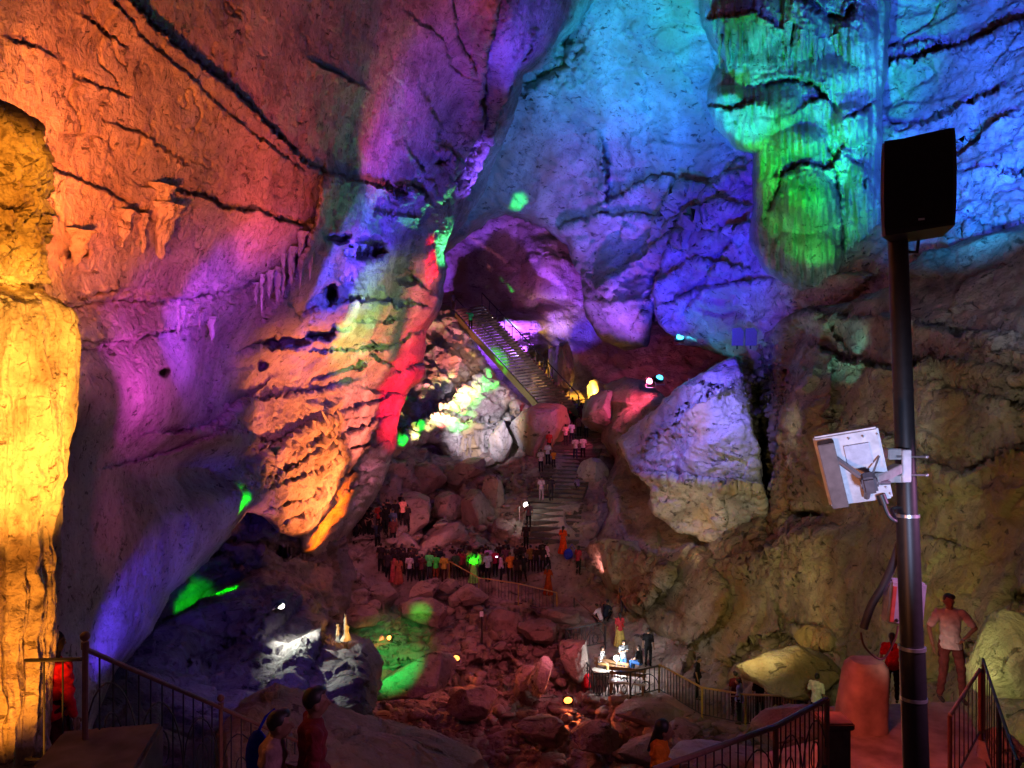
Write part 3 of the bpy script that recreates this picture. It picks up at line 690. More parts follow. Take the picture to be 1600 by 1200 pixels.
L_((712, 765, 42), (740, 580), 'ffe898', 6.5, 1.0, k=1.0)
L_((722, 775, 42), (628, 684), '00d030', 7.0, 1.0, k=2.4)  # second added fan, drawing the green side of that streak
L_((722, 775, 42), (655, 666), '00d030', 7.0, 1.0, k=2.4)
L_((722, 775, 42), (684, 650), '00d030', 7.0, 1.0, k=2.4)
L_((722, 775, 42), (712, 632), '00d030', 7.0, 1.0, k=2.4)
L_((722, 775, 42), (742, 614), '00d030', 7.0, 1.0, k=2.4)
L_((722, 775, 42), (768, 596), '00d030', 7.0, 1.0, k=2.4)
# ------------------------------------------------------------------ small mesh helpers
class MB:
    """collects shapes that become one mesh"""
    def __init__(s): s.V = []; s.F = []
    def add(s, V, Fc):
        n = len(s.V); s.V += [tuple(v) for v in V]; s.F += [tuple(i + n for i in f) for f in Fc]; return s
    def box(s, c, h, rot=None, bev=0.0):
        hx, hy, hz = h
        if bev <= 0:
            V = [Vector((x * hx, y * hy, z * hz)) for x in (-1, 1) for y in (-1, 1) for z in (-1, 1)]
            Fc = [(0, 1, 3, 2), (4, 6, 7, 5), (0, 4, 5, 1), (2, 3, 7, 6), (0, 2, 6, 4), (1, 5, 7, 3)]
        else:
            bm = bmesh.new(); bmesh.ops.create_cube(bm, size=2)
            for v in bm.verts: v.co = Vector((v.co.x * hx, v.co.y * hy, v.co.z * hz))
            bmesh.ops.bevel(bm, geom=bm.edges[:], offset=bev, segments=2, affect='EDGES')
            V = [v.co.copy() for v in bm.verts]; Fc = [tuple(v.index for v in f.verts) for f in bm.faces]; bm.free()
        if rot: V = [rot @ v for v in V]
        return s.add([v + Vector(c) for v in V], Fc)
    def tube(s, pts, rad, seg=8, cap=True):
        pts = [Vector(p) for p in pts]; n = len(pts)
        rad = [rad] * n if not hasattr(rad, '__len__') else rad
        V = []; Fc = []; up = None
        for i, p in enumerate(pts):
            t = (pts[min(i + 1, n - 1)] - pts[max(i - 1, 0)]).normalized()
            if up is None:
                up = Vector((0, 0, 1)) if abs(t.z) < .9 else Vector((1, 0, 0))
            a = t.cross(up).normalized(); b = a.cross(t); up = b
            for k in range(seg):
                an = 2 * math.pi * k / seg
                V.append(p + (a * math.cos(an) + b * math.sin(an)) * rad[i])
        for i in range(n - 1):
            for k in range(seg):
                k2 = (k + 1) % seg
                Fc.append((i * seg + k, i * seg + k2, (i + 1) * seg + k2, (i + 1) * seg + k))
        if cap: Fc += [tuple(range(seg - 1, -1, -1)), tuple(range((n - 1) * seg, n * seg))]
        return s.add(V, Fc)
    def ball(s, c, r, n=10):
        if not hasattr(r, '__len__'): r = (r, r, r)
        V = []; Fc = []; m = n * 2
        for i in range(n + 1):
            th = math.pi * i / n
            for k in range(m):
                ph = 2 * math.pi * k / m
                V.append((c[0] + r[0] * math.sin(th) * math.cos(ph), c[1] + r[1] * math.sin(th) * math.sin(ph), c[2] + r[2] * math.cos(th)))
        for i in range(n):
            for k in range(m):
                Fc.append((i * m + k, (i + 1) * m + k, (i + 1) * m + (k + 1) % m, i * m + (k + 1) % m))
        return s.add(V, Fc)
    def build(s, name, m, parent=None, origin=None, smooth=True):
        o = mesh_obj(name, s.V, s.F, m, smooth=smooth, origin=origin)
        if parent:
            o.parent = parent; o.matrix_parent_inverse = Matrix.Identity(4)
            if origin is None: # vertices are given in world space
                me = o.data; me.transform(parent.matrix_basis.inverted())
        if smooth:
            try: o.data.set_sharp_from_angle(angle=R(40))
            except Exception: pass
        return o
def thing(name, label, cat, loc, group=None):
    o = bpy.data.objects.new(name, None); C.objects.link(o); o.empty_display_size = .1
    o.location = loc
    o.matrix_basis = Matrix.Translation(Vector(loc))
    tag(o, label, cat, group); return o
# ------------------------------------------------------------------ the lit stalagmite column at the left
def crusted_column():
    prof = [(150, 16), (172, 34), (182, 50), (205, 62), (240, 71), (300, 68), (380, 62), (430, 55), (448, 62), (466, 90), (480, 104), (520, 112), (560, 113), (650, 105), (745, 93), (850, 80), (950, 75), (1050, 69), (1200, 73), (1400, 90)]
    d0 = 7.0; cx = -28.0
    na, nz = 620, 1050
    th = np.linspace(0, 2 * np.pi, na, endpoint=False); yy = np.linspace(1400, 150, nz)
    T, Y = np.meshgrid(th, yy)
    rr = (np.interp(Y, [p[0] for p in prof], [p[1] for p in prof]) - cx) / F * d0 * .80
    top = np.clip((Y - 150) / 22, 0, 1); rr = rr * np.sqrt(top)
    c = unp(cx, 600, d0)
    Z = CZ + (600 - Y) / F * d0
    ux, uy = np.cos(T), np.sin(T)
    P = np.stack([ux * rr, uy * rr, Z], -1).reshape(-1, 3)
    upper = sstep(500, 430, Y.ravel())
    wz = P + .05 * np.stack([fbm(P * 3, 2), fbm(P * 3 + 9, 2), P[:, 0] * 0], 1)
    fl = (1 - 2 * np.abs(perlin(wz * np.array((5, 5, .30))))) * .075 + (1 - 2 * np.abs(perlin(wz * np.array((13, 13, .6)) + 5))) * .022 + perlin(P * np.array((34, 34, 3.5))) * .008
    cr = facets(P, .16, 2, .6) * (.065 * upper) * .8 + fbm(P * 9, 4, gain=.6, ridged=True) * (.010 + .04 * upper)
    hollow = sstep(.25, .6, fbm(P * np.array((5, 5, 3.0)) + 2, 3)) * upper * .09
    cr = cr - hollow
    fl = fl * 1.3
    big = fbm(P * 2.2, 3) * .05 * (1 + upper)
    led = -.05 * np.exp(-((Y.ravel() - 452) / 14) ** 2) - .03 * np.exp(-((Y.ravel() - 300) / 10) ** 2) + .03 * np.exp(-((Y.ravel() - 745) / 10) ** 2)
    a = fl * (1 - .4 * upper) + cr + big + led
    V = np.stack([c.x + ux.ravel() * (rr.ravel() + a), d0 + uy.ravel() * (rr.ravel() + a), P[:, 2]], 1)
    I = np.arange(na * nz).reshape(nz, na)
    J = np.roll(I, -1, 1)
    Fc = np.stack([I[:-1].ravel(), J[:-1].ravel(), J[1:].ravel(), I[1:].ravel()], 1)
    o = mesh_obj('stalagmite_column', V, Fc, M_calc, origin=(c.x, d0, float(V[:, 2].min())))
    tag(o, 'thick fluted stalagmite column glaring yellow under an amber lamp at the left edge', 'stalagmite')
crusted_column()
# ------------------------------------------------------------------ loose boulders
def boulder(cx, cy, rx, ry, d, m, label, seed=0, name='boulder', dy=1.0, rot=0.0, group=None, sub=5, rough=1.0, lift=0.0):
    bm = bmesh.new(); bmesh.ops.create_icosphere(bm, subdivisions=sub, radius=1)
    V = np.array([v.co[:] for v in bm.verts]); Fc = np.array([[v.index for v in f.verts] for f in bm.faces]); bm.free()
    r_ = np.random.default_rng(seed + 11)
    V = V * 1.12
    for _ in range(26):                                  # broken planes
        n = r_.normal(size=3); n /= np.linalg.norm(n); h = r_.uniform(.60, .98) + (1 - min(rough, 1)) * .12
        dt = V @ n; over = np.clip(dt - h, 0, None); V = V - over[:, None] * n * .94
    f = facets(V.astype(np.float32) + seed * 7.1, .45, seed, .35, .8)
    V = V * (1 + .06 * rough * f + .08 * fbm(V * 1.3 + seed * 3.3, 3) + .05 * rough * fbm(V * 5 + seed, 5, gain=.65, ridged=True) + .03 * fbm(V * 11 + seed, 3, gain=.6))[:, None]
    sx, sz = rx / F * d, ry / F * d
    V = V * np.array((sx, (sx + sz) / 2 * dy, sz))
    ca, sa = math.cos(rot), math.sin(rot)
    V = np.stack([V[:, 0] * ca - V[:, 2] * sa, V[:, 1], V[:, 0] * sa + V[:, 2] * ca], 1)
    P = unp(cx, cy, d)
    V = V + np.array(P)
    o = mesh_obj(name, V, Fc, m, origin=(P.x, P.y, float(V[:, 2].min())))
    return tag(o, label, 'boulder', group)
boulder(842, 668, 52, 38, 55, M_grey, 'big rounded grey boulder at the foot of the steep staircase', 1, rot=.5, rough=.5)
boulder(783, 690, 17, 36, 54, M_grey, 'upright flat grey rock left of the rounded boulder below the stairs', 2, rot=-.12, rough=.6)
boulder(738, 732, 28, 17, 51, M_floor, 'low lumpy rock with green light on its rim, left of the upright rock', 3, rot=.35, rough=1.5)
boulder(752, 722, 22, 9, 53.5, M_floor, 'narrow ledge of rock rimmed in green between the pale cliff and the upright rock', 4, rot=.25, rough=1.4)
boulder(810, 715, 26, 22, 56, M_floor, 'dark rock tucked behind and under the rounded boulder', 14)
for i, (cx, cy, rx, ry, dd, lb) in enumerate([
    (786, 975, 44, 26, 38.0, 'flat topped red lit boulder right of the thin post in the basin'),
    (842, 988, 31, 19, 37.0, 'pale oval boulder with a dark hollow under it, left of the platform fence'),
    (664, 922, 26, 17, 40.5, 'rounded pinkish boulder below the left end of the crowd'),
    (702, 917, 16, 11, 40.6, 'small orange tinted stone just under the green lit man'),
    (733, 930, 26, 20, 40.0, 'pale boulder below the bright green robed man'),
    (712, 938, 14, 14, 39.8, 'small stone leaning on the pale boulder below the green robed man'),
    (655, 1062, 64, 34, 31.0, 'long tilted red slab left of the glowing spotlight in the basin'),
    (878, 962, 40, 14, 38.6, 'flat ledge stone at the upper edge of the basin beside the fence'),
    (592, 930, 34, 22, 40.0, 'broad dull boulder at the left under the crowd'),
    (560, 965, 40, 20, 37.0, 'wide pinkish boulder behind the small glowing stalagmite'),
    (900, 1030, 26, 40, 34.6, 'tall red rock wall stone under the corner of the platform fence'),
    (826, 1062, 24, 30, 33.5, 'shadowy rock behind the pale ribbed stalagmite in the basin'),
    (1066, 1150, 34, 22, 27.5, 'small pink grey boulder at the bottom right of the basin'),
    (1010, 1175, 50, 22, 26.5, 'low dim boulder beside the girl in the orange dress'),
    (1020, 1118, 70, 20, 30.0, 'long ledge of rock with a pale crest below the platform fence'),
    (740, 1100, 40, 24, 32.0, 'dark red boulder sunk in the middle of the basin'),
    (850, 1140, 46, 24, 30.0, 'dark red boulder below the lower glowing spotlight'),
    (930, 1150, 40, 26, 28.5, 'crumbling dark red boulder near the bottom centre'),
    (660, 955, 50, 22, 38.5, 'green splashed boulder above the upper spotlight in the basin')]):
    boulder(cx, cy, rx, ry, dd, M_floor, lb, 20 + i, rot=random.Random(i).uniform(-.25, .3), rough=.9)
for i, (cx, cy, rx, ry, dd, lb) in enumerate([
    (640, 800, 42, 36, 45.5, 'smooth olive boulder on the slope behind the small crowd at left'),
    (612, 860, 46, 34, 43.6, 'rounded olive boulder just above the heads at the left of the crowd'),
    (690, 850, 56, 30, 44.5, 'wide slanted boulder above the middle of the crowd'),
    (700, 790, 30, 26, 47.5, 'purplish boulder halfway up the dark slope'),
    (745, 800, 26, 40, 47.5, 'tall slanted boulder left of the lamp on the path'),
    (775, 770, 18, 30, 49.0, 'narrow upright rock near the top of the dark slope'),
    (788, 830, 22, 20, 46.5, 'small brownish boulder left of the path lamp'),
    (665, 745, 30, 26, 49.5, 'reddish boulder below the orange lit ridge'),
    (715, 750, 24, 18, 51.0, 'dark boulder directly below the pale cliff'),
    (808, 762, 14, 18, 50.5, 'small pinkish stone beside the upper path'),
    (938, 800, 22, 18, 47.0, 'pinkish stone at the right edge of the path'),
    (918, 828, 24, 16, 45.5, 'rounded stone at the right of the path near the orange sari'),
    (930, 740, 26, 30, 50.0, 'dark red rock right of the upper path'),
    (950, 650, 38, 44, 55.0, 'massive dusky rock beneath the glaring pink spotlight'),
    (938, 612, 22, 24, 61.0, 'brownish boulder behind the pink lit crowd')]):
    boulder(cx, cy, rx, ry, dd, M_floor if i < 12 else M_wall, lb, 50 + i, rot=random.Random(i + 9).uniform(.2, .7), rough=.8)
boulder(878, 580, 22, 50, 62, M_flow, 'yellow pitted rock pillar at the foot of the staircase', 71, rot=.1, rough=1.6)
boulder(1232, 1128, 60, 26, 14.5, M_wall, 'pale green boulder behind the bars of the near right railing', 72, rough=.3, rot=.35)
boulder(1110, 1185, 80, 18, 14.0, M_wall, 'low pale boulder behind the left end of the near right railing', 73, rough=.3)
boulder(1560, 1180, 34, 40, 10.0, M_wall, 'lumpy red lit rock at the bottom right beyond the small gate', 74, rough=1.2)
boulder(1575, 1030, 60, 66, 13.5, M_brown, 'smooth olive boulder at the right edge behind the standing man', 75, rough=.3)
boulder(1240, 1052, 92, 36, 24.5, M_brown, 'wide overhanging brown boulder above the group by the yellow rail', 76, rough=.8, rot=-.05)
boulder(985, 885, 66, 46, 41.5, M_brown, 'olive wedge shaped boulder right of the path below the grey block', 77, rough=.5, rot=-.3)
# ------------------------------------------------------------------ stalactites
def hanging(cx, cy, length, wd, d, m, label, group, seed=0, up=False, name='stalactite', rib=0.0):
    r0 = wd / F * d / 2
    if not up:
        H_ = hit(cx, cy)[0]
        if abs(H_.y - d) < d * .3: d = H_.y + r0 * .3
    P = unp(cx, cy, d); L = length / F * d; r0 = wd / F * d / 2
    na, nz = 28, 44
    t = np.linspace(0, 1, nz); th = np.linspace(0, 2 * np.pi, na, endpoint=False)
    T, A = np.meshgrid(t, th, indexing='ij')
    rad = r0 * ((1 - T) ** .8 * (1 + .10 * np.sin(T * 13 + seed) + rib * np.sin(T * 46)) + .7 * np.exp(-T * 9)) * .85 + r0 * .03
    px = np.cos(A) * rad; py = np.sin(A) * rad; pz = -T * L if not up else T * L
    Q = np.stack([px, py, pz], -1).reshape(-1, 3)
    q = Q / (r0 * 2) * np.array((1, 1, .35)) + seed * 5.1
    n = .42 * r0 * perlin(q * 2.2) + .26 * r0 * perlin(q * 5) + .12 * r0 * perlin(q * 11)
    Q[:, 0] += np.cos(A).ravel() * n + .2 * r0 * np.sin(T.ravel() * 4 + seed); Q[:, 1] += np.sin(A).ravel() * n
    V = Q + np.array(P)
    I = np.arange(na * nz).reshape(nz, na); J = np.roll(I, -1, 1)
    Fc = np.stack([I[:-1].ravel(), J[:-1].ravel(), J[1:].ravel(), I[1:].ravel()], 1)
    if not up: Fc = Fc[:, ::-1]
    org = P if not up else P
    o = mesh_obj(name, V, Fc, m, origin=tuple(org))
    return tag(o, label, name, group)
for i, (x, y, l, w_, d) in enumerate([(248, 292, 70, 36, 13.4), (254, 322, 82, 40, 13.2)]):
    hanging(x, y, l, w_, d, M_slab, ['stubby broken stalactite above the heart shaped one on the orange slab', 'pale heart shaped stalactite hanging from the crack in the orange slab'][i], 'stalactites on the orange slab', i)
hanging(222, 335, 60, 18, 13.6, M_slab, 'thin twisted stalactite left of the heart shaped one', 'stalactites on the orange slab', 5)
hanging(192, 330, 56, 26, 13.6, M_slab, 'blunt pink stalactite furthest left of the orange slab cluster', 'stalactites on the orange slab', 6)
hanging(118, 362, 60, 36, 11.0, M_slab, 'lumpy orange stalactite nearest the glowing column', 'stalactites on the orange slab', 7)
rr_ = random.Random(4)
for i in range(13):
    t = i / 12
    x = 496 - 90 * t + rr_.uniform(-6, 6); y = 345 + 95 * t + rr_.uniform(-8, 8)
    hanging(x, y, rr_.uniform(28, 95) * (1 - .3 * t), rr_.uniform(7, 16), 21.5 - 3 * t, M_wall, 'slim brownish stalactite in the fringe below the corner of the orange slab', 'fringe of stalactites below the slab corner', 10 + i)
for i in range(7):
    hanging(278 + i * 8 + rr_.uniform(-5, 5), 486 + rr_.uniform(-12, 10), rr_.uniform(16, 50), rr_.uniform(6, 17), 14.2, M_wall, 'short stalactite in the small purple cluster under the left ledge', 'small purple cluster of stalactites', 30 + i)
for i in range(12):
    hanging(1128 + i * 9.5 + rr_.uniform(-3, 3), 20 + rr_.uniform(-10, 20), rr_.uniform(50, 90), rr_.uniform(7, 12), 38.3, M_flow, 'needle thin stalactite in the green curtain at the top', 'green curtain of stalactites', 40 + i)
for i in range(9):
    hanging(1256 + i * 7.5 + rr_.uniform(-3, 3), 62 + abs(i - 4) * -4 + rr_.uniform(0, 8), rr_.uniform(40, 56), rr_.uniform(6, 11), 34.6, M_flow, 'bright green stalactite in the bunch at the middle of the flowstone', 'bunch of bright green stalactites', 60 + i)
for i in range(7):
    hanging(530 + i * 8 + rr_.uniform(-2, 2), 385 + rr_.uniform(-4, 10), rr_.uniform(30, 60), rr_.uniform(8, 12), 27.0, M_wall, 'blue lit stalactite hanging in front of the dark hole', 'blue stalactites by the dark hole', 80 + i)
for i in range(8):
    hanging(812 + i * 7 + rr_.uniform(-2, 2), 520 + i * 5 + rr_.uniform(-4, 4), rr_.uniform(22, 44), rr_.uniform(8, 14), 66, M_wall, 'white stalactite in the lit row above the staircase', 'white stalactites above the staircase', 90 + i)
for i in range(9):
    hanging(700 + i * 9 + rr_.uniform(-3, 3), 690 - i * 3 + rr_.uniform(-4, 4), rr_.uniform(22, 40), rr_.uniform(7, 12), 53, M_wall, 'white drip stone fringe piece on the cliff below the stairs', 'white drip stone fringe', 100 + i)
hanging(540, 1000, 42, 12, 20.5, M_flow, 'small stalagmite glowing yellow white next to the violet boulder', None, 120, up=True, name='stalagmite')
hanging(528, 1002, 26, 10, 21, M_flow, 'short stub beside the glowing yellow stalagmite', None, 121, up=True, name='stalagmite')
boulder(843, 1056, 15, 42, 32.4, M_wall, 'pale upright leaning stone with ribs in the red basin', 130, rot=-.28, rough=1.0)
# ------------------------------------------------------------------ materials for made things
M_black = mat('black enamel', (0.018, 0.018, 0.02), .45)
M_rail = mat('painted iron rail', (0.16, 0.07, 0.05), .5)
M_yel = mat('yellow iron rail', (0.36, 0.26, 0.06), .5)
M_bar = mat('dark iron bar', (0.03, 0.03, 0.035), .5)
M_grille = mat('black speaker grille', (0.012, 0.012, 0.013), .8)
M_steel = mat('galvanised steel', (0.55, 0.56, 0.58), .35, .8)
M_white = mat('white plastic', (0.72, 0.74, 0.80), .4)
M_conc = mat('plastered concrete', (0.42, 0.35, 0.30), .8, noise=.25, nscale=3)
M_brick = mat('rough stair concrete', (0.30, 0.25, 0.22), .85, noise=.3, nscale=2)
M_pier = mat('dark pier plaster', (0.10, 0.07, 0.065), .85, noise=.3, nscale=4)
M_olive = mat('olive painted stringer', (0.12, 0.11, 0.03), .6)
M_stair = mat('dark stair concrete', (0.15, 0.12, 0.11), .85, noise=.3, nscale=2)
M_wood = mat('brown bench wood', (0.25, 0.13, 0.06), .5)
def glow(name, c, s):
    return mat(name, (0.8, 0.8, 0.8), .3, emit=c, es=s, noise=0)
G_or = glow('glowing amber lens', (1, .26, .035), 4.5)
G_wh = glow('glowing white lens', (1, .95, .8), 9)
G_cy = glow('glowing cyan lens', (.04, .55, 1), 6)
G_pk = glow('glowing pink lens', (1, .25, .40), 6)
# ------------------------------------------------------------------ flood lamp fixtures
def fixture(px, py, lens, label, r=.14, face=(0, -1, .2), watts=0, col=(1, .3, .1), lift=.12, cone=150, d=None, tgt=None, group='small flood lamps among the rocks'):
    P, N, ob = hit(px, py)
    if d: P = unp(px, py, d)
    else: P = P + N * lift
    t = thing('flood_lamp', label, 'lamp', tuple(P - Vector((0, 0, r * 1.6))), group)
    f = Vector(face).normalized(); q = f.to_track_quat('-Y', 'Z').to_matrix()
    MB().box(P, (r, r * .45, r * .8), q, r * .15).build('housing', M_bar, t)
    MB().ball(P + f * r * .45, (r * .8, r * .25, r * .65), 8).build('lens', lens, t)
    MB().tube([P + q @ Vector((-r * 1.1, 0, 0)), P + q @ Vector((-r * 1.1, 0, -r * 1.5)), P + q @ Vector((r * 1.1, 0, -r * 1.5)), P + q @ Vector((r * 1.1, 0, 0))], r * .08, 6).build('bracket', M_steel, t)
    if watts:
        ld = bpy.data.lights.new('flood', 'SPOT'); ld.color = col; ld.energy = watts; ld.spot_size = R(cone); ld.spot_blend = .9; ld.shadow_soft_size = r * .5
        o = bpy.data.objects.new('lamp_light', ld); C.objects.link(o)
        o.parent = t
        A = P + f * r * 1.1
        if tgt: dv = hit(*tgt)[0] - A
        else: dv = f
        o.location = A - Vector(t.location); o.rotation_euler = dv.to_track_quat('-Z', 'Y').to_euler()
    return t
fixture(713, 1028, G_or, 'small flood lamp glowing amber at the right end of the tilted red slab', .22, (.1, -1, .35), 260, (1, .16, .04))
fixture(888, 1098, G_or, 'amber flood lamp glowing low in the basin under the platform', .24, (-.1, -1, .3), 420, (1, .16, .04))
fixture(611, 997, G_or, 'dim orange flood lamp right of the violet boulder top', .18, (-.6, -1, .2), 60, (1, .25, .06))
fixture(1063, 526, G_cy, 'bright cyan flood lamp on the ledge above the grey block', .32, (0, -1, .3), 450, (.05, .6, 1))
fixture(1029, 592, G_cy, 'cyan half of the pair of flood lamps above the dusky rock', .30, (.3, -1, .6), 600, (.03, .5, 1), d=49.5)
fixture(1017, 595, G_pk, 'pink white half of the pair of flood lamps above the dusky rock', .30, (-.5, -1, -.1), 3200, (1, .08, .22), d=49.5, tgt=(900, 640), cone=110)
fixture(1007, 618, glow('glowing yellow lens', (1, .6, .12), 6), 'yellowish flood lamp lying just below the pink and cyan pair', .28, (-.9, -.4, .1), 500, (1, .25, .12), d=51.5, cone=110)
fixture(768, 496, G_wh, 'tiny white lamp over the upper flight of the staircase', .16, (0, -1, -.3), 150, (.7, .7, 1), d=64)
fixture(437, 944, G_wh, 'white flood lamp glaring at the top of the violet boulder', .13, (.7, -.3, -.8), 520, (.85, .95, .8), d=20.4, cone=120)
# ------------------------------------------------------------------ staircase
def staircase():
    A = unp(856, 642, 58.5); B = unp(712, 484, 63.5); W = Vector((2.3, -1.2, .3))
    t = thing('staircase', 'steep open staircase climbing left to the dark upper opening', 'staircase', tuple(A))
    n = 38; run = (B - A)
    for side, nm in ((0, 0), (1, 1)):
        o = W * side
        MB().add(*prism_between(A + o - Vector((0, 0, .55)), B + o - Vector((0, 0, .55)), .10, .32)).build('stringer', M_olive if side == 0 else M_bar, t, smooth=False)
    st = MB()
    for i in range(n):
        p = A + run * ((i + .5) / n) + W * .5
        ax = W.normalized(); rot = Matrix((ax, Vector((-ax.y, ax.x, 0)).normalized(), Vector((0, 0, 1)))).transposed()
        a1 = ax; a3 = Vector((0, 0, 1)); a2 = a3.cross(a1).normalized(); a3 = a1.cross(a2)
        rot = Matrix((a1, a2, a3)).transposed()
        one = MB().box(p, (W.length / 2, .20, .085), rot, 0)
        one.build('step', M_stair, t, smooth=False)
    for side in (0, 1):
        o = W * side
        MB().tube([A + o + Vector((0, 0, 1.0)), B + o + Vector((0, 0, 1.0))], .05, 6).build('handrail', M_bar, t)
        for i in range(0, 13):
            p = A + run * (i / 12) + o
            MB().tube([p, p + Vector((0, 0, 1.0))], .035, 5).build('baluster', M_bar, t)
    return t
def prism_between(a, b, hw, hh):
    d = (b - a).normalized(); s = Vector((-d.y, d.x, 0)).normalized(); u = Vector((0, 0, 1))
    V = [p + s * sx * hw + u * uz * hh for p in (a, b) for sx in (-1, 1) for uz in (-1, 1)]
    return V, [(0, 1, 3, 2), (4, 6, 7, 5), (0, 4, 5, 1), (2, 3, 7, 6), (0, 2, 6, 4), (1, 5, 7, 3)]
staircase()
# stone steps of the path
bpy.context.view_layer.update(); DG = bpy.context.evaluated_depsgraph_get()
def ground(px, py, names=('cave_floor',), dmin=.3):
    """first hit on the walkable ground under this pixel"""
    v = unp(px, py, 1.0) - EYE; v.normalize(); s = dmin
    for _ in range(14):
        ok, P, N, i, ob, _m = S.ray_cast(DG, EYE + v * s, v)
        if not ok: return None
        if ob.name.split('.')[0] in names: return P
        s = (P - EYE).length + .02
    return None
def steps(pts, n, width, label, m):
    t = None; P0 = [ground(*p) for p in pts]
    cum = [0]
    for a, b in zip(P0[:-1], P0[1:]): cum.append(cum[-1] + (b - a).length)
    t = thing('stone_steps', label, 'steps', tuple(P0[-1]))
    for i in range(n):
        s = cum[-1] * (i + .5) / n
        k = max(j for j in range(len(cum)) if cum[j] <= s); k = min(k, len(P0) - 2)
        f = (s - cum[k]) / (cum[k + 1] - cum[k]); p = P0[k].lerp(P0[k + 1], f)
        d = (P0[k + 1] - P0[k]); d.z = 0; d.normalize(); a1 = Vector((-d.y, d.x, 0))
        if a1.x < 0: a1 = -a1
        rot = Matrix((a1, Vector((-a1.y, a1.x, 0)), Vector((0, 0, 1)))).transposed()
        MB().box(p + Vector((0, 0, -.02)), (width / 2, .28, .14), rot, .02).build('step', m, t, smooth=False)
    return t
steps([(903, 645), (903, 700), (868, 780), (858, 850)], 34, 3.6, 'wide flight of worn stone steps running up to the pink lit crowd', M_path)
# ------------------------------------------------------------------ loose rubble
def rubble():
    r_ = random.Random(77); bm = bmesh.new(); bmesh.ops.create_icosphere(bm, subdivisions=2, radius=1)
    U = np.array([v.co[:] for v in bm.verts]); Fu = np.array([[v.index for v in f.verts] for f in bm.faces]); bm.free()
    Vs = []; Fs = []; n = 0; tries = 0; cnt = 0
    while cnt < 2600 and tries < 9000:
        tries += 1
        x = r_.uniform(480, 1260); y = r_.uniform(690, 1195)
        lane = min(seg_dist(np.array([x]), np.array([y]), [(900, 640), (900, 710), (860, 800), (855, 900), (905, 960), (960, 1030), (1100, 1090), (1260, 1110)])[0][0] / 38, seg_dist(np.array([x]), np.array([y]), [(590, 890), (640, 900), (760, 905), (860, 910)])[0][0] / 22)
        if lane < 1: continue
        P = ground(x, y)
        if P is None: continue
        s = .07 + .38 * r_.random() ** 4
        nr = np.random.default_rng(cnt); V = U.copy()
        for _ in range(6):
            q = nr.normal(size=3); q /= np.linalg.norm(q); V = V - np.clip(V @ q - nr.uniform(.4, .8), 0, None)[:, None] * q
        V = V * np.array((r_.uniform(.8, 1.5), r_.uniform(.8, 1.4), r_.uniform(.45, .9))) * s
        a = r_.uniform(0, 6.28); ca, sa = math.cos(a), math.sin(a)
        V = np.stack([V[:, 0] * ca - V[:, 1] * sa, V[:, 0] * sa + V[:, 1] * ca, V[:, 2]], 1) + np.array(P) + np.array((0, 0, s * .1))
        Vs.append(V); Fs.append(Fu + n); n += len(U); cnt += 1
    o = mesh_obj('rubble', np.concatenate(Vs), np.concatenate(Fs), M_floor, smooth=False)
    o['kind'] = 'stuff'
rubble()
# ------------------------------------------------------------------ railings
def railing(pts, h, label, post_m, rail_m, bar_m, bars=8, arcs=False, pr=.035, posts=True, name='railing', group=None, ball=False, lower=.12, br=.012):
    """pts: world points of the railing's foot, one post at each"""
    pts = [Vector(p) for p in pts]; up = Vector((0, 0, h))
    t = thing(name, label, 'railing', tuple(pts[0]), group)
    MB().tube([p + up for p in pts], pr, 8).build('top_rail', rail_m, t)
    if lower: MB().tube([p + up * lower for p in pts], pr * .6, 6).build('lower_rail', bar_m, t)
    if posts:
        for p in pts:
            m_ = MB().tube([p, p + up * 1.0], pr * 1.1, 8)
            if ball: m_.tube([p + up, p + up * 1.06], pr * 1.5, 8).ball(p + up * 1.11, pr * 1.9, 6)
            m_.build('post', post_m, t)
    if bars:
        for a, b in zip(pts[:-1], pts[1:]):
            n = max(2, int(round((b - a).length * bars)))
            g = MB()
            for i in range(1, n):
                p = a.lerp(b, i / n); g.tube([p + up * lower, p + up * .98], br, 5, cap=False)
            if arcs:
                k = max(1, n // 4)
                for j in range(k):
                    c0 = a.lerp(b, j / k); c1 = a.lerp(b, (j + 1) / k)
                    arc = []
                    for q in range(13):
                        an = math.pi * q / 12
                        arc.append(c0.lerp(c1, .5 - .5 * math.cos(an)) + up * (lower + (.8 - lower) * math.sin(an)))
                    g.tube(arc, br, 5, cap=False)
                    arc2 = [c0.lerp(c1, .5 + .16 * math.cos(2 * math.pi * q / 12)) + up * (.35 + .18 * math.sin(2 * math.pi * q / 12)) for q in range(13)]
                    g.tube(arc2, br, 5, cap=False)
            g.build('bar_panel', bar_m, t)
    return t
def foot(px, py, d, h):
    return unp(px, py, d) - Vector((0, 0, h))
railing([foot(133, 1014, 6.4, 1.0), foot(345, 1106, 8.4, 1.0), foot(560, 1200, 11, 1.0)], 1.0, 'sloping handrail with looped ironwork and a ball topped post at bottom left', M_rail, M_rail, M_bar, 5, True, .022, ball=True, br=.008)
railing([foot(40, 1032, 6.6, 1.0), foot(128, 1030, 6.45, 1.0)], 1.0, 'short level rail between the ball topped post and the yellow column', M_bar, M_bar, M_bar, 5, False, .018, posts=False, br=.008)
railing([foot(1020, 1203, 6.6, .85), foot(1212, 1135, 7.5, .85), foot(1292, 1092, 8.3, .85)], .85, 'dark red handrail with arched iron bars at the bottom right of centre', M_rail, M_rail, M_bar, 9, True, .028, ball=False, br=.008)
railing([foot(1484, 1118, 8.4, .95), foot(1531, 1046, 10.0, .95)], .95, 'handrail glowing orange beside the standing man', M_rail, M_conc, M_bar, 3.2, False, .022, br=.007)
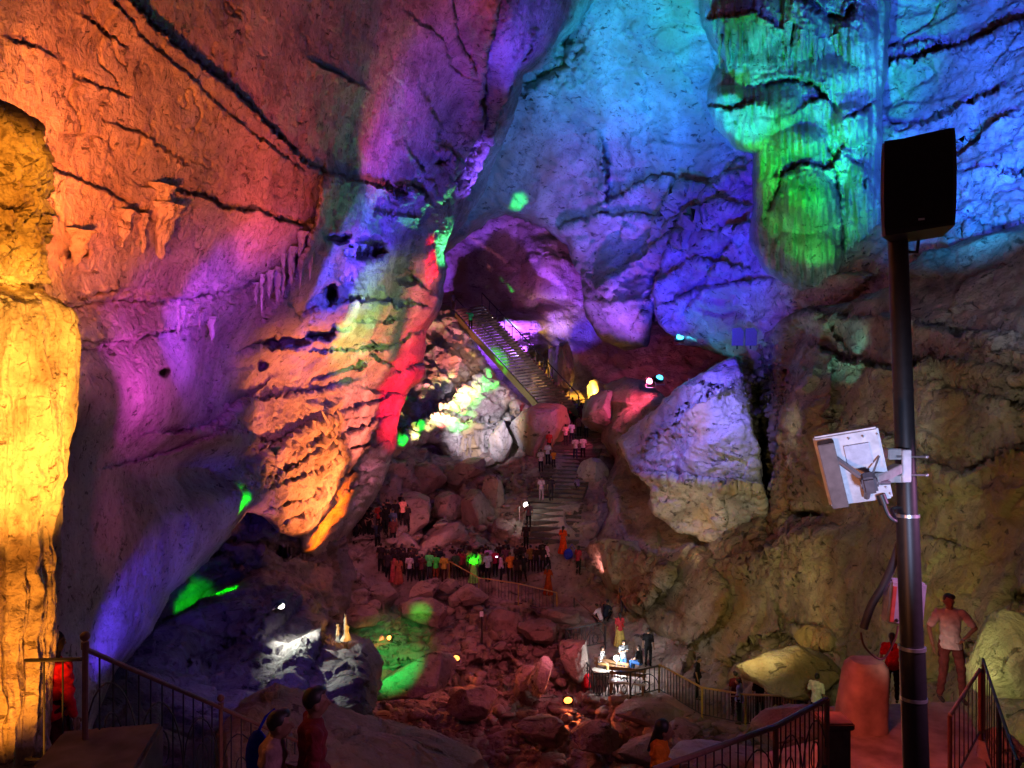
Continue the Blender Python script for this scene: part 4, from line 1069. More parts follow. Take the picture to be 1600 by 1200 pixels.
railing([foot(1536, 1030, 10.0, 1.1), foot(1562, 1110, 8.2, 1.1), foot(1590, 1190, 7.0, 1.1)], 1.1, 'black iron bar fence running down at the right edge', M_bar, M_bar, M_bar, 3.2, False, .018, br=.008)
def rail_on(pxs, h, label, **k):
    pts = []
    for q in pxs:
        g = ground(*q)
        pts.append(g if g is not None else unp(q[0], q[1], 30))
    return railing(pts, h, label, k.pop('pm', M_bar), k.pop('rm', M_bar), k.pop('bm', M_bar), **k)
rail_on([(945, 1008), (884, 1020), (908, 1062), (928, 1092), (985, 1092), (1030, 1082)], 1.15, 'black barred fence round the corner of the lit bench platform', bars=5, arcs=True, pr=.04, br=.022)
rail_on([(1030, 1082), (1097, 1122), (1165, 1136), (1290, 1150)], 1.2, 'yellow topped fence stepping down right from the lit bench', rm=M_yel, pm=M_yel, bars=5, pr=.04, br=.02)
rail_on([(897, 968), (946, 1014)], 1.15, 'thin dim rail slanting down to the bench platform', rm=M_rail, bars=0, pr=.03, lower=0)
rail_on([(702, 910), (748, 936), (810, 946), (870, 960)], 1.2, 'dark fence in front of the green robed man', rm=M_yel, pm=M_yel, bars=5, pr=.035, br=.015)
railing([foot(1128, 1180, 20, .9), foot(1212, 1102, 24, .9)], .9, 'yellow handrail running diagonally up to the fence on the right', M_yel, M_yel, M_bar, 0, False, .03, posts=True, lower=0)
# thin post in the basin
P = ground(754, 1040)
if P is not None:
    t = thing('thin_post', 'thin dark post standing alone in the middle of the basin', 'post', tuple(P))
    MB().tube([P, P + Vector((-.05, 0, 2.7))], .05, 8).build('shaft', M_bar, t)
    MB().box(P + Vector((-.05, -.03, 2.6)), (.09, .05, .12), None, .01).build('junction_box', M_white, t)
# lamp post on the path
P = ground(822, 826)
t = thing('lamp_post', 'small white lamp on a post at the left side of the path', 'lamp', tuple(P))
MB().tube([P, P + Vector((0, 0, 1.45))], .04, 8).build('shaft', M_bar, t)
MB().box(P + Vector((-.42, 0, .95)), (.02, .02, .45), None, 0).build('side_rod', M_steel, t)
MB().ball(P + Vector((0, -.05, 1.5)), .17, 8).build('bulb', G_wh, t)
ld = bpy.data.lights.new('lamp', 'POINT'); ld.energy = 40; ld.color = (1, .9, .75); ld.shadow_soft_size = .1
lo = bpy.data.objects.new('lamp_light', ld); C.objects.link(lo); lo.parent = t; lo.location = (0, -.4, 1.5)
# ------------------------------------------------------------------ pole with speaker, antenna panel and box
def pole_group():
    a = unp(1402, 352, 5.0); b = unp(1436, 1330, 4.75)
    axis = (b - a)
    def on(py):
        return a + axis * ((py - 352) / (1330 - 352))
    t = thing('steel_pole', 'tall black steel pole with silver clamp bands in the right foreground', 'pole', tuple(b))
    def seg(y0, y1, r, nm='pole_section'):
        MB().tube([on(y0), on(y1)], r, 28).build(nm, M_black, t)
    seg(352, 818, .062); seg(818, 1023, .070); seg(1023, 1330, .078)
    for y, r in ((818, .074), (1023, .084), (1100, .081), (620, .065)):
        MB().tube([on(y - 2.5), on(y + 2.5)], r, 28).build('clamp_band', M_steel if y > 700 else M_black, t)
    # speaker on the pole top
    c = unp(1434, 297, 4.85)
    sp = thing('loudspeaker', 'black box loudspeaker on top of the tall pole', 'speaker', tuple(c - Vector((0, 0, .33))))
    hw, hh, hd = 50 / F * 4.85, 72 / F * 4.85, .17
    SR = Matrix.Rotation(-.50, 3, 'Z')
    g = MB(); n = 14; V = []; Fc = []
    for i in range(n + 1):       # bowed sides
        z = -1 + 2 * i / n; bow = 1.0 + .05 * (1 - z * z)
        for (sx, sy) in ((-1, -1), (-.9, -1.18), (.9, -1.18), (1, -1), (.72, 1), (-.72, 1)):
            V.append(c + SR @ Vector((sx * hw * (bow - .035), sy * hd, z * hh + sx * .018)))
    for i in range(n):
        for k in range(6):
            Fc.append((i * 6 + k, i * 6 + (k + 1) % 6, (i + 1) * 6 + (k + 1) % 6, (i + 1) * 6 + k))
    Fc += [tuple(range(5, -1, -1)), tuple(range(n * 6, n * 6 + 6))]
    g.add(V, Fc); o = g.build('cabinet', M_black, sp, smooth=False)
    MB().box(c + SR @ Vector((0, -hd * 1.22, .01)), (hw * .90, .006, hh * .93), SR, .004).build('grille', M_grille, sp, smooth=False)
    MB().box(c + SR @ Vector((.02, -hd * 1.22 - .012, -hh * .78)), (.018, .004, .006), SR).build('badge', M_white, sp, smooth=False)
    MB().box(on(372) + Vector((.06, 0, .05)), (.11, .06, .014), None, .003).tube([on(372) + Vector((.15, 0, .05)), on(372) + Vector((.13, .0, -.10)), on(395)], .012, 8).build('bracket', M_black, sp)
    # panel antenna
    c = unp(1333, 733, 4.75)
    an = thing('panel_antenna', 'white square antenna panel on an arm clamped to the pole', 'antenna', tuple(c - Vector((0, 0, .3))))
    px = Vector((.90, -.42, .05)).normalized(); pz = Vector((.2, .35, -.9)); pz = (pz - px * pz.dot(px)).normalized(); pn = px.cross(pz).normalized()
    if pn.y > 0: pn = -pn
    rl = Matrix.Rotation(R(-9), 3, (c - EYE).normalized()); px = rl @ px; pz = rl @ pz; pn = rl @ pn
    rot = Matrix((px, -pn, -pz)).transposed()
    k = 4.75 / F
    MB().box(c - pn * .03, (47 * k, .022, 64 * k), rot, .012).build('panel', M_white, an)
    MB().box(c - px * 30 * k + pn * .03 - pz * 0, (12 * k, .03, 58 * k), rot, .004).build('channel', mat('painted channel', (.20, .16, .16), .5), an, smooth=False)
    MB().box(c + px * 12 * k + pn * .0 - pz * 24 * k, (18 * k, .004, 18 * k), rot, .001).build('rating_label', mat('pale label', (.60, .64, .78), .5), an, smooth=False)
    for (u, v) in ((-34, -54), (4, -54), (24, -54), (44, -54), (44, 52), (40, 40), (-36, -10)):
        MB().ball(c + px * u * k + pz * v * k + pn * .004, .007, 5).build('screw', M_steel, an)
    hub = c + px * 18 * k + pn * .10 + pz * 14 * k
    MB().tube([c - px * 20 * k - pz * 26 * k + pn * .03, hub], .018, 8).tube([c + px * 46 * k + pz * 30 * k + pn * .02, hub], .014, 8).tube([c + px * 40 * k - pz * 16 * k, hub], .006, 6).tube([hub, c + px * 10 * k + pz * 50 * k + pn * .02], .02, 8).build('strut', mat('grey strut', (.22, .2, .22), .4, .3), an)
    MB().box(hub, (.042, .045, .06), rot, .014).tube([hub - px * .05, hub + px * .05], .03, 12).build('swivel', mat('swivel head', (.14, .12, .14), .4, .2), an)
    cl = on(738)
    M_br = mat('zinc bracket', (.55, .52, .50), .4, .3)
    MB().box((hub + cl) / 2 + Vector((-.02, -.02, 0)), ((cl - hub).length * .32, .03, .03), Vector((cl - hub)).to_track_quat('X', 'Z').to_matrix(), .004).build('arm', M_br, an)
    for dz in (-.075, .075):
        MB().box(cl + Vector((-.085, -.02, dz)), (.06, .045, .035), None, .006).build('clamp_jaw', M_br, an)
    MB().box(cl + Vector((-.035, -.075, 0)), (.028, .012, .105), None, .004).build('clamp_plate', M_white, an)
    for dz in (-.06, .06):
        MB().tube([cl + Vector((-.10, -.07, dz)), cl + Vector((.10, -.07, dz))], .007, 8).ball(cl + Vector((.10, -.07, dz)), .014, 5).build('clamp_bolt', M_steel, an)
    s = c + px * 30 * k + pz * 52 * k
    MB().tube([s, s + Vector((.02, -.01, -.06))], .03, 10).build('cable_gland', M_black, an)
    e = on(806)
    cp = [s + Vector((.02, 0, -.05)), s + Vector((.05, 0, -.13)), s + Vector((.10, 0, -.17)), e + Vector((-.10, 0, -.01)), e + Vector((-.04, -.03, .01))]
    MB().tube(smooth_path(cp), .012, 8).build('cable', M_black, an)
    # junction box behind the pole
    c = unp(1412, 940, 5.05)
    jb = thing('junction_box', 'grey junction box fixed behind the pole with a looping cable', 'electrical box', tuple(c - Vector((0, 0, .16))))
    MB().box(c, (30 * k, .05, 36 * k), Matrix.Rotation(.1, 3, 'Y'), .012).build('case', mat('grey box plastic', (.33, .32, .36), .5), jb)
    MB().box(c + Vector((-.10, -.055, 0)), (.012, .006, .12), Matrix.Rotation(.1, 3, 'Y')).build('edge_strip', mat('red strip', (.5, .08, .05), .5), jb, smooth=False)
    MB().ball(c + Vector((-.075, -.055, -.11)), .012, 6).build('screw', M_black, jb)
    MB().tube(smooth_path([unp(1345, 988, 5.0), unp(1352, 1012, 5.0), unp(1378, 1030, 5), unp(1398, 1000, 5), unp(1403, 978, 5.02)]), .007, 8).build('cable', mat('red brown cable', (.14, .04, .04), .5), jb)
    h = thing('hose', 'broad dark hose curving down left from the pole', 'hose', tuple(unp(1349, 982, 5.0)))
    MB().tube(smooth_path([on(780) + Vector((0, .05, 0)), on(850) + Vector((-.02, .04, 0)), unp(1385, 905, 5.0), unp(1362, 945, 5.0), unp(1349, 982, 5.0)]), .026, 12).build('tube', mat('dark hose', (.05, .04, .055), .6), h)
def smooth_path(p, n=6):
    p = [Vector(q) for q in p]; o = []
    for i in range(len(p) - 1):
        a = p[max(i - 1, 0)]; b = p[i]; c = p[i + 1]; d = p[min(i + 2, len(p) - 1)]
        for j in range(n):
            t = j / n
            o.append(.5 * ((2 * b) + (c - a) * t + (2 * a - 5 * b + 4 * c - d) * t * t + (3 * b - a - 3 * c + d) * t ** 3))
    o.append(p[-1]); return o
pole_group()
# ------------------------------------------------------------------ right foreground landing, pillar and posts
ZF = CZ - 5.05
def slab(name, quad, z, thick, m, label=None, cat=None, kind=None):
    V = []; n = len(quad)
    for zz in (z, z - thick):
        for (x, y) in quad:
            d = 5.05 * F / (y - 600) if z == ZF else (CZ - z) * F / (y - 600)
            V.append(((x - 800) / F * d, d, zz))
    Fc = [tuple(range(n))[::-1], tuple(range(n, 2 * n))] + [(i, (i + 1) % n, n + (i + 1) % n, n + i) for i in range(n)]
    o = mesh_obj(name, V, Fc, m, smooth=False, origin=(V[0][0], V[0][1], z - thick))
    if kind: o['kind'] = kind
    return tag(o, label, cat)
slab('landing', [(1296, 1104), (1500, 1096), (1520, 1128), (1545, 1210), (1500, 1400), (1180, 1400), (1250, 1230)], ZF, 2.5, M_conc, kind='structure')
slab('landing_step', [(1180, 1180), (1300, 1150), (1440, 1180), (1440, 1500), (1100, 1500)], ZF - .35, 2.5, M_conc, kind='structure')
P = Vector(((1352 - 800) / F * 10.9, 10.9, ZF))
g = MB(); V = []; Fc = []; n = 28; rings = [(0, .36, .30), (.15, .34, .28), (.8, .30, .26), (.93, .28, .24), (1.0, .22, .18)]
for (z, rx, ry) in rings:
    for i in range(n):
        a = 2 * math.pi * i / n; e = .6
        V.append(P + Vector((math.copysign(abs(math.cos(a)) ** e, math.cos(a)) * rx - .10 * (1 - z) + .02, math.copysign(abs(math.sin(a)) ** e, math.sin(a)) * ry, z * .98)))
for j in range(len(rings) - 1):
    for i in range(n): Fc.append((j * n + i, j * n + (i + 1) % n, (j + 1) * n + (i + 1) % n, (j + 1) * n + i))
Fc += [tuple(range((len(rings) - 1) * n, len(rings) * n)), tuple(range(n))[::-1]]
o = g.add(V, Fc).build('stump_pillar', M_conc, origin=tuple(P))
tag(o, 'rounded concrete stump glowing red at the edge of the landing', 'pillar')
P = Vector(((1303 - 800) / F * 8.6, 8.6, ZF - .4))
t = thing('brick_pier', 'dark square brick pier where the arched handrail ends', 'pier', tuple(P))
MB().box(P + Vector((0, 0, .75)), (.14, .14, .75), None, .02).build('shaft', M_pier, t)
MB().box(P + Vector((0, 0, 1.53)), (.17, .17, .04), None, .015).build('cap', M_pier, t)
P = unp(150, 1172, 6.2)
o = MB().box(P - Vector((0, 0, .6)), (.42, .45, .6), Matrix.Rotation(.2, 3, 'Z'), .03).build('stone_ledge', M_pier, origin=tuple(P - Vector((0, 0, 1.2))))
tag(o, 'dark square stone ledge at the foot of the ball topped post', 'ledge')
# two signboards on the far ledge
for (x, y, s, lb) in ((1152, 526, 14, 'blue grey square signboard, left one of the pair above the chasm'), (1173, 526, 13, 'blank grey signboard with a clipped top corner, above the chasm')):
    P = unp(x, y, 43); k = 43 / F
    t = thing('sign_board', lb, 'sign', tuple(P - Vector((0, 0, 14 * k + .2))))
    MB().add([P + Vector((u * k, dy, v * k)) for dy in (-.04, .04) for (u, v) in ((-9, -14), (9, -14), (10, 8), (5, 14), (-8, 13))], [(0, 1, 2, 3, 4), (9, 8, 7, 6, 5)] + [(i, 5 + i, 5 + (i + 1) % 5, (i + 1) % 5) for i in range(5)]).build('board', mat('sign board paint', (.16, .17, .23), .6), t, smooth=False)
    MB().tube([P + Vector((0, .06, -14 * k - .2)), P + Vector((0, .06, 0))], .05, 6).build('leg', M_bar, t)
# ------------------------------------------------------------------ benches on the lit platform
def bench(px, py, lg, rotz, label, m=M_wood):
    P = ground(px, py); t = thing('bench', label, 'bench', tuple(P))
    q = Matrix.Rotation(rotz, 3, 'Z')
    def B(c, h, nm, b=.01): MB().box(P + q @ Vector(c), h, q, b).build(nm, m if nm != 'seat' else M_top, t, smooth=False)
    B((0, 0, .50), (lg / 2, .24, .035), 'seat')
    for sx in (-1, 1):
        for sy in (-1, 1): B((sx * (lg / 2 - .12), sy * .18, .23), (.045, .045, .23), 'leg')
    for z in (.72, .92): B((0, .26, z), (lg / 2, .02, .07), 'back_rail')
    for sx in (-1, 1): B((sx * (lg / 2 - .12), .26, .72), (.04, .03, .26), 'back_post')
    return t
M_top = mat('pale bench top', (.62, .58, .5), .5)
bench(952, 1068, 1.7, -.5, 'brown slatted bench under the white lamp beside the checked shirt')
bench(980, 1083, 1.6, -.25, 'second bench nearest the fence, catching the white light on its seat')
P = ground(963, 1064)
t = thing('camp_lantern', 'small white lantern burning on the bench platform', 'lamp', tuple(P))
MB().tube([P, P + Vector((0, 0, .95))], .025, 6).build('stem', M_steel, t)
MB().ball(P + Vector((0, 0, 1.05)), .13, 8).build('bulb', G_wh, t)
ld = bpy.data.lights.new('lantern', 'POINT'); ld.energy = 130; ld.color = (.95, .97, 1); ld.shadow_soft_size = .12
lo = bpy.data.objects.new('lamp_light', ld); C.objects.link(lo); lo.parent = t; lo.location = (0, -.35, 1.15)
# ------------------------------------------------------------------ people
def remeshed(mb, voxel, smooth_it=3):
    me = bpy.data.meshes.new('tmp'); me.from_pydata([tuple(v) for v in mb.V], [], mb.F)
    o = bpy.data.objects.new('tmp', me); C.objects.link(o)
    md = o.modifiers.new('r', 'REMESH'); md.mode = 'VOXEL'; md.voxel_size = voxel; md.use_smooth_shade = True
    sm = o.modifiers.new('s', 'SMOOTH'); sm.iterations = smooth_it; sm.factor = .5
    dg = bpy.context.evaluated_depsgraph_get(); dg.update()
    e = bpy.data.meshes.new_from_object(o.evaluated_get(dg))
    V = [v.co.copy() for v in e.vertices]; Fc = [tuple(p.vertices) for p in e.polygons]
    bpy.data.objects.remove(o); bpy.data.meshes.remove(me); bpy.data.meshes.remove(e)
    return V, Fc
def capsule(mb, a, b, r0, r1, n=10):
    a = Vector(a); b = Vector(b); d = (b - a)
    pts = [a + d * t for t in (0, .25, .5, .75, 1)]
    mb.tube(pts, [r0 + (r1 - r0) * t for t in (0, .25, .5, .75, 1)], n)
    mb.ball(a, r0, 6); mb.ball(b, r1, 6)
def V3(*a): return Vector(a)
def skeleton(pose):
    J = dict(head=V3(0, -.02, 1.57), neck=V3(0, .01, 1.44), chest=V3(0, .01, 1.27), waist=V3(0, .01, 1.05), pelvis=V3(0, .01, .93))
    for s, n in ((-1, 'r'), (1, 'l')):
        J['sh' + n] = V3(s * .175, .01, 1.38); J['el' + n] = V3(s * .235, .03, 1.10); J['wr' + n] = V3(s * .25, -.03, .86)
        J['hp' + n] = V3(s * .088, .01, .90); J['kn' + n] = V3(s * .10, -.01, .49); J['an' + n] = V3(s * .105, .03, .075)
    if pose == 'walk':
        J['knl'] = V3(.09, -.16, .52); J['anl'] = V3(.09, -.20, .10); J['knr'] = V3(-.09, .02, .49); J['anr'] = V3(-.09, .26, .12)
        J['ell'] = V3(.24, .12, 1.12); J['wrl'] = V3(.24, .10, .88); J['elr'] = V3(-.24, -.06, 1.12); J['wrr'] = V3(-.21, -.24, .95)
    if pose == 'phone':
        for s, n in ((-1, 'r'), (1, 'l')):
            J['el' + n] = V3(s * .22, -.06, 1.13); J['wr' + n] = V3(s * .06, -.28, 1.26)
        J['head'] = V3(0, -.05, 1.56)
    if pose == 'point':
        J['elr'] = V3(-.43, -.02, 1.42); J['wrr'] = V3(-.66, -.05, 1.47); J['wrl'] = V3(.20, -.10, .90)
    if pose == 'hip':
        J['elr'] = V3(-.30, .03, 1.12); J['wrr'] = V3(-.27, -.05, .88)
        J['ell'] = V3(.38, .07, 1.14); J['wrl'] = V3(.17, -.07, 1.00); J['anl'] = V3(.17, -.02, .075); J['knl'] = V3(.14, -.04, .49); J['anr'] = V3(-.14, .03, .075)
        J['head'] = V3(-.03, -.03, 1.57)
    if pose == 'sit':
        dz = -.42
        for k in ('head', 'neck', 'chest', 'waist', 'pelvis', 'shr', 'shl', 'elr', 'ell', 'hpr', 'hpl'): J[k].z += dz
        for k in ('head', 'neck', 'chest', 'shr', 'shl'): J[k].y -= .07
        for s, n in ((-1, 'r'), (1, 'l')):
            J['kn' + n] = V3(s * .13, -.42, .50); J['an' + n] = V3(s * .12, -.40, .08)
            J['el' + n] = V3(s * .25, -.10, .72); J['wr' + n] = V3(s * .12, -.34, .60)
    if pose == 'carry':
        J['ell'] = V3(.25, .02, 1.10); J['wrl'] = V3(.20, -.22, 1.04); J['head'] = V3(.0, -.05, 1.55)
    if pose == 'crouch':
        for k in ('head', 'neck', 'chest', 'waist', 'pelvis', 'shr', 'shl', 'hpr', 'hpl'): J[k].z -= .55
        for k, f in (('head', .22), ('neck', .17), ('chest', .11), ('shr', .14), ('shl', .14), ('waist', .02)): J[k].y -= f
        for s, n in ((-1, 'r'), (1, 'l')):
            J['kn' + n] = V3(s * .16, -.34, .50); J['an' + n] = V3(s * .11, -.02, .075)
            J['el' + n] = V3(s * .24, -.26, .60); J['wr' + n] = V3(s * .10, -.44, .52)
    return J
def hand(mb, wr, el, side, curl=.5):
    d = (wr - el).normalized(); sx = Vector((1, 0, 0)); sx = (sx - d * sx.dot(d))
    w_ = Vector((0, 1, 0)) - d * d.y; w_.normalize(); n = d.cross(w_).normalized() * (-side)
    c = wr + d * .055
    V = MB().ball((0, 0, 0), (.016, .038, .052), 8)
    rot = Matrix((n, w_, d)).transposed()
    mb.add([rot @ Vector(v) + c for v in V.V], V.F)
    for i, (o, L) in enumerate(((-.029, .075), (-.010, .085), (.010, .078), (.028, .060))):
        a = wr + d * .095 + w_ * o; m_ = a + d * L * .5 + n * L * .12 * curl * 2; e = m_ + d * L * .38 + n * L * .30 * curl * 2
        mb.tube([a - d * .02, a, m_, e], [.009, .009, .0085, .0065], 6)
    a = wr + d * .03 - w_ * .032
    mb.tube([a, a + d * .03 - w_ * .022, a + d * .06 - w_ * .026 + n * .012], [.011, .0105, .0085], 6)
PROTO = {}
def proto(pose, top, bottom, hair, fine):
    key = (pose, top, bottom, hair, fine)
    if key in PROTO: return PROTO[key]
    vx = .011 if fine else .02
    J = skeleton(pose); up = Vector((0, 0, 1))
    hd = J['head']
    b = MB()
    b.ball(hd + V3(0, .008, .012), (.074, .092, .105), 12); b.ball(hd + V3(0, -.022, -.05), (.052, .060, .062), 10)      # skull and jaw
    b.tube([hd + V3(0, -.088, .015), hd + V3(0, -.112, -.028), hd + V3(0, -.085, -.038)], [.010, .017, .012], 8)              # nose
    b.ball(hd + V3(0, -.078, -.062), (.024, .014, .010), 6)                                                            # mouth
    for s in (-1, 1):
        b.ball(hd + V3(s * .078, .008, -.012), (.010, .020, .030), 6)
        b.ball(hd + V3(s * .032, -.078, .022), (.024, .014, .008), 6)
    capsule(b, J['neck'] - up * .04, hd - up * .05, .056, .052)
    T = MB()  # torso volume
    def torso(m, g):
        m.ball(J['chest'] + up * .03, (.155 + g, .105 + g, .16 + g), 12); m.ball(J['waist'], (.135 + g, .10 + g, .16 + g), 12); m.ball(J['pelvis'], (.155 + g, .115 + g, .13 + g), 12)
        capsule(m, J['shr'] + V3(.02, 0, -.01), J['shl'] + V3(-.02, 0, -.01), .062 + g, .062 + g)
        m.ball((J['chest'] + J['waist']) / 2, (.145 + g, .10 + g, .15 + g), 12)
    torso(b, -.012)
    for s, n in ((-1, 'r'), (1, 'l')):
        capsule(b, J['sh' + n], J['el' + n], .050, .038); capsule(b, J['el' + n], J['wr' + n], .038, .025)
        capsule(b, J['hp' + n], J['kn' + n], .078, .052); capsule(b, J['kn' + n], J['an' + n], .050, .032)
        a = J['an' + n]; capsule(b, a + V3(0, .03, -.04), a + V3(0, -.13, -.05), .030, .026)
    if not fine:
        for s, n in ((-1, 'r'), (1, 'l')): capsule(b, J['wr' + n], J['wr' + n] + (J['wr' + n] - J['el' + n]).normalized() * .10, .030, .022)
    V, Fc = remeshed(b, vx)
    h = MB().add(V, Fc)
    if fine:
        for s, n in ((-1, 'r'), (1, 'l')): hand(h, J['wr' + n], J['el' + n], s)
    out = {'body': (h.V, h.F)}
    g = MB()
    if hair == 'short':
        g.ball(hd + V3(0, .022, .030), (.080, .090, .094), 12); g.ball(hd + V3(.02, -.02, .075), (.066, .062, .045), 10)
    elif hair == 'cap':
        g.ball(hd + V3(0, .010, .055), (.086, .100, .072), 12); g.ball(hd + V3(0, -.10, .045), (.06, .06, .010), 8)
    elif hair == 'hood':
        g.ball(hd + V3(0, .022, .02), (.095, .105, .125), 12); capsule(g, hd + V3(0, .05, -.06), J['neck'] + V3(0, .04, -.08), .085, .11)
    else:
        g.ball(hd + V3(0, .028, .030), (.088, .098, .102), 12); capsule(g, hd + V3(0, .085, -.02), J['chest'] + V3(0, .13, .02), .05, .022); g.ball(hd + V3(0, .05, -.06), (.07, .06, .08), 10)
    out['hair' if hair != 'cap' else 'hair'] = remeshed(g, vx, 1)
    g = MB(); torso(g, .012)
    lw = {'shirt': .50, 'long': .96, 'blouse': .5}[top]
    for s, n in ((-1, 'r'), (1, 'l')):
        sl = J['sh' + n].lerp(J['el' + n], .72 if top != 'long' else 1.0)
        capsule(g, J['sh' + n], sl, .066, .062)
        if top == 'long': capsule(g, J['el' + n], J['el' + n].lerp(J['wr' + n], .85), .052, .042)
    hem = J['pelvis'] + V3(0, -.01, -.10)
    if pose not in ('sit', 'crouch'):
        g.tube([J['waist'], J['pelvis'], hem], [.135, .165, .172], 14)
    g.ball(J['neck'] + V3(0, .005, -.045), (.085, .075, .035), 10)
    Vv, Ff = remeshed(g, vx)
    Vv = [v + V3(*( .006 * math.sin(v.z * 60 + v.x * 30), .007 * math.sin(v.z * 47 + v.x * 19), 0)) for v in Vv]
    out['top'] = (Vv, Ff)
    g = MB()
    if bottom == 'trousers':
        g.ball(J['pelvis'] - up * .03, (.158, .118, .12), 12)
        for s, n in ((-1, 'r'), (1, 'l')):
            capsule(g, J['hp' + n], J['kn' + n], .092, .068); capsule(g, J['kn' + n], J['an' + n] + up * .03, .066, .052)
        Vv, Ff = remeshed(g, vx)
        Vv = [v + V3(.005 * math.sin(v.z * 50), .006 * math.sin(v.z * 38 + v.x * 20), 0) for v in Vv]
        out['bottom'] = (Vv, Ff)
    else:
        n = 48; m = 16; V = []; Fc = []
        fr = .5 if pose in ('sit', 'crouch') else 1
        z0 = J['pelvis'].z + .12; z1 = .05
        for j in range(m + 1):
            t = j / m; z = z0 + (z1 - z0) * t
            cy = J['pelvis'].y + (J['anr'].y + J['anl'].y - 2 * J['pelvis'].y) * .4 * t
            if pose == 'sit': cy -= .25 * math.sin(t * 2)
            for i in range(n):
                a = 2 * math.pi * i / n
                r = 1 + t * .16 * math.sin(a * 9 + 1.3 * math.sin(a * 2)) + t * .05 * math.sin(a * 17)
                V.append(V3(math.cos(a) * (.148 + .13 * t) * r, cy + math.sin(a) * (.118 + .13 * t) * r, z))
        for j in range(m):
            for i in range(n): Fc.append((j * n + i, (j + 1) * n + i, (j + 1) * n + (i + 1) % n, j * n + (i + 1) % n))
        out['bottom'] = (V, Fc)
    for s, n in ((-1, 'r'), (1, 'l')):
        g = MB(); a = J['an' + n]; capsule(g, a + V3(0, .03, -.042), a + V3(0, -.13, -.048), .036, .034)
        out['shoe_' + n] = remeshed(g, .015, 1)
    res = {}
    for k, (V, Fc) in out.items():
        me = bpy.data.meshes.new(k); me.from_pydata([tuple(v) for v in V], [], [tuple(f) for f in Fc]); me.validate(); me.shade_smooth()
        me.materials.append(None); res[k] = me
    PROTO[key] = res
    return res
COLS = {}
def cloth(c, pat=None):
    if c in COLS: return COLS[c]
    m = mat('cloth ' + c, lin(c), .85, noise=.16, nscale=9, spec=.2)
    COLS[c] = m; return m
M_skin = mat('brown skin', (.25, .13, .08), .55, noise=.05)
M_hair = mat('black hair', (.012, .010, .010), .5, noise=0)
M_shoe = mat('dark shoe', (.03, .025, .02), .6, noise=0)
def check_mat():
    m = bpy.data.materials.new('black and white checked cloth'); m.use_nodes = True; nt = m.node_tree
    tc = nn(nt, 'ShaderNodeTexCoord'); ck = nn(nt, 'ShaderNodeTexChecker'); ck.inputs['Scale'].default_value = 9
    ck.inputs[1].default_value = (.8, .8, .8, 1); ck.inputs[2].default_value = (.02, .02, .03, 1)
    nt.links.new(tc.outputs['Object'], ck.inputs[0]); nt.links.new(ck.outputs[0], nt.nodes['Principled BSDF'].inputs[0]); return m
def person(px, py, label, top='c8c8cc', bottom='202430', pose='stand', rot=0, tp='shirt', bt='trousers', hair='short', haircol=None, h=1.68, d=None, z=None, fine=False, group=None, lift=0.0, topm=None):
    if d is not None: P = unp(px, py, d)
    else:
        P = ground(px, py, ('cave_floor', 'landing', 'landing_step', 'step'))
        if P is None: P = unp(px, py, 42)
    if z is not None: P.z = z
    P = P + Vector((0, 0, lift))
    pr = proto(pose, tp, bt, hair, fine)
    t = thing('person', label, 'person', tuple(P), group)
    t.rotation_euler.z = R(rot); k = h / 1.68; t.scale = (k, k, k)
    mats = {'body': M_skin, 'hair': cloth(haircol) if haircol else M_hair, 'top': topm or cloth(top), 'bottom': cloth(bottom), 'shoe_r': M_shoe, 'shoe_l': M_shoe}
    names = {'body': 'body', 'hair': {'cap': 'cap', 'hood': 'head_scarf'}.get(hair, 'hair'), 'top': 'shirt' if tp != 'blouse' else 'blouse', 'bottom': 'trousers' if bt == 'trousers' else 'skirt', 'shoe_r': 'shoe', 'shoe_l': 'shoe'}
    for q in ('body', 'hair', 'top', 'bottom', 'shoe_r', 'shoe_l'):
        o = bpy.data.objects.new(names[q], pr[q]); o.parent = t; C.objects.link(o)
        o.material_slots[0].link = 'OBJECT'; o.material_slots[0].material = mats[q]
    return t
def scarf(t, c, off=(.02, 0, 0)):
    """sari end: a draped band over the shoulder"""
    n = 14; V = []; Fc = []
    for side in (-1, 1):
        pass
    for i in range(n + 1):
        a = i / n; ang = -2.6 + 5.2 * a
        for w_ in (-.07, .07):
            V.append((.02 + .19 * math.sin(ang * .5) * 1.0 + w_ * .5, -.14 * math.cos(ang), 1.02 + .34 * math.cos(ang * .62) + w_ * .4))
    for i in range(n): Fc.append((2 * i, 2 * i + 1, 2 * i + 3, 2 * i + 2))
    me = bpy.data.meshes.new('sari_drape'); me.from_pydata(V, [], Fc); me.shade_smooth(); me.materials.append(cloth(c))
    o = bpy.data.objects.new('sari_drape', me); o.parent = t; C.objects.link(o)
    md = o.modifiers.new('thick', 'SOLIDIFY'); md.thickness = .015
GC = 'visitors standing in line along the path'
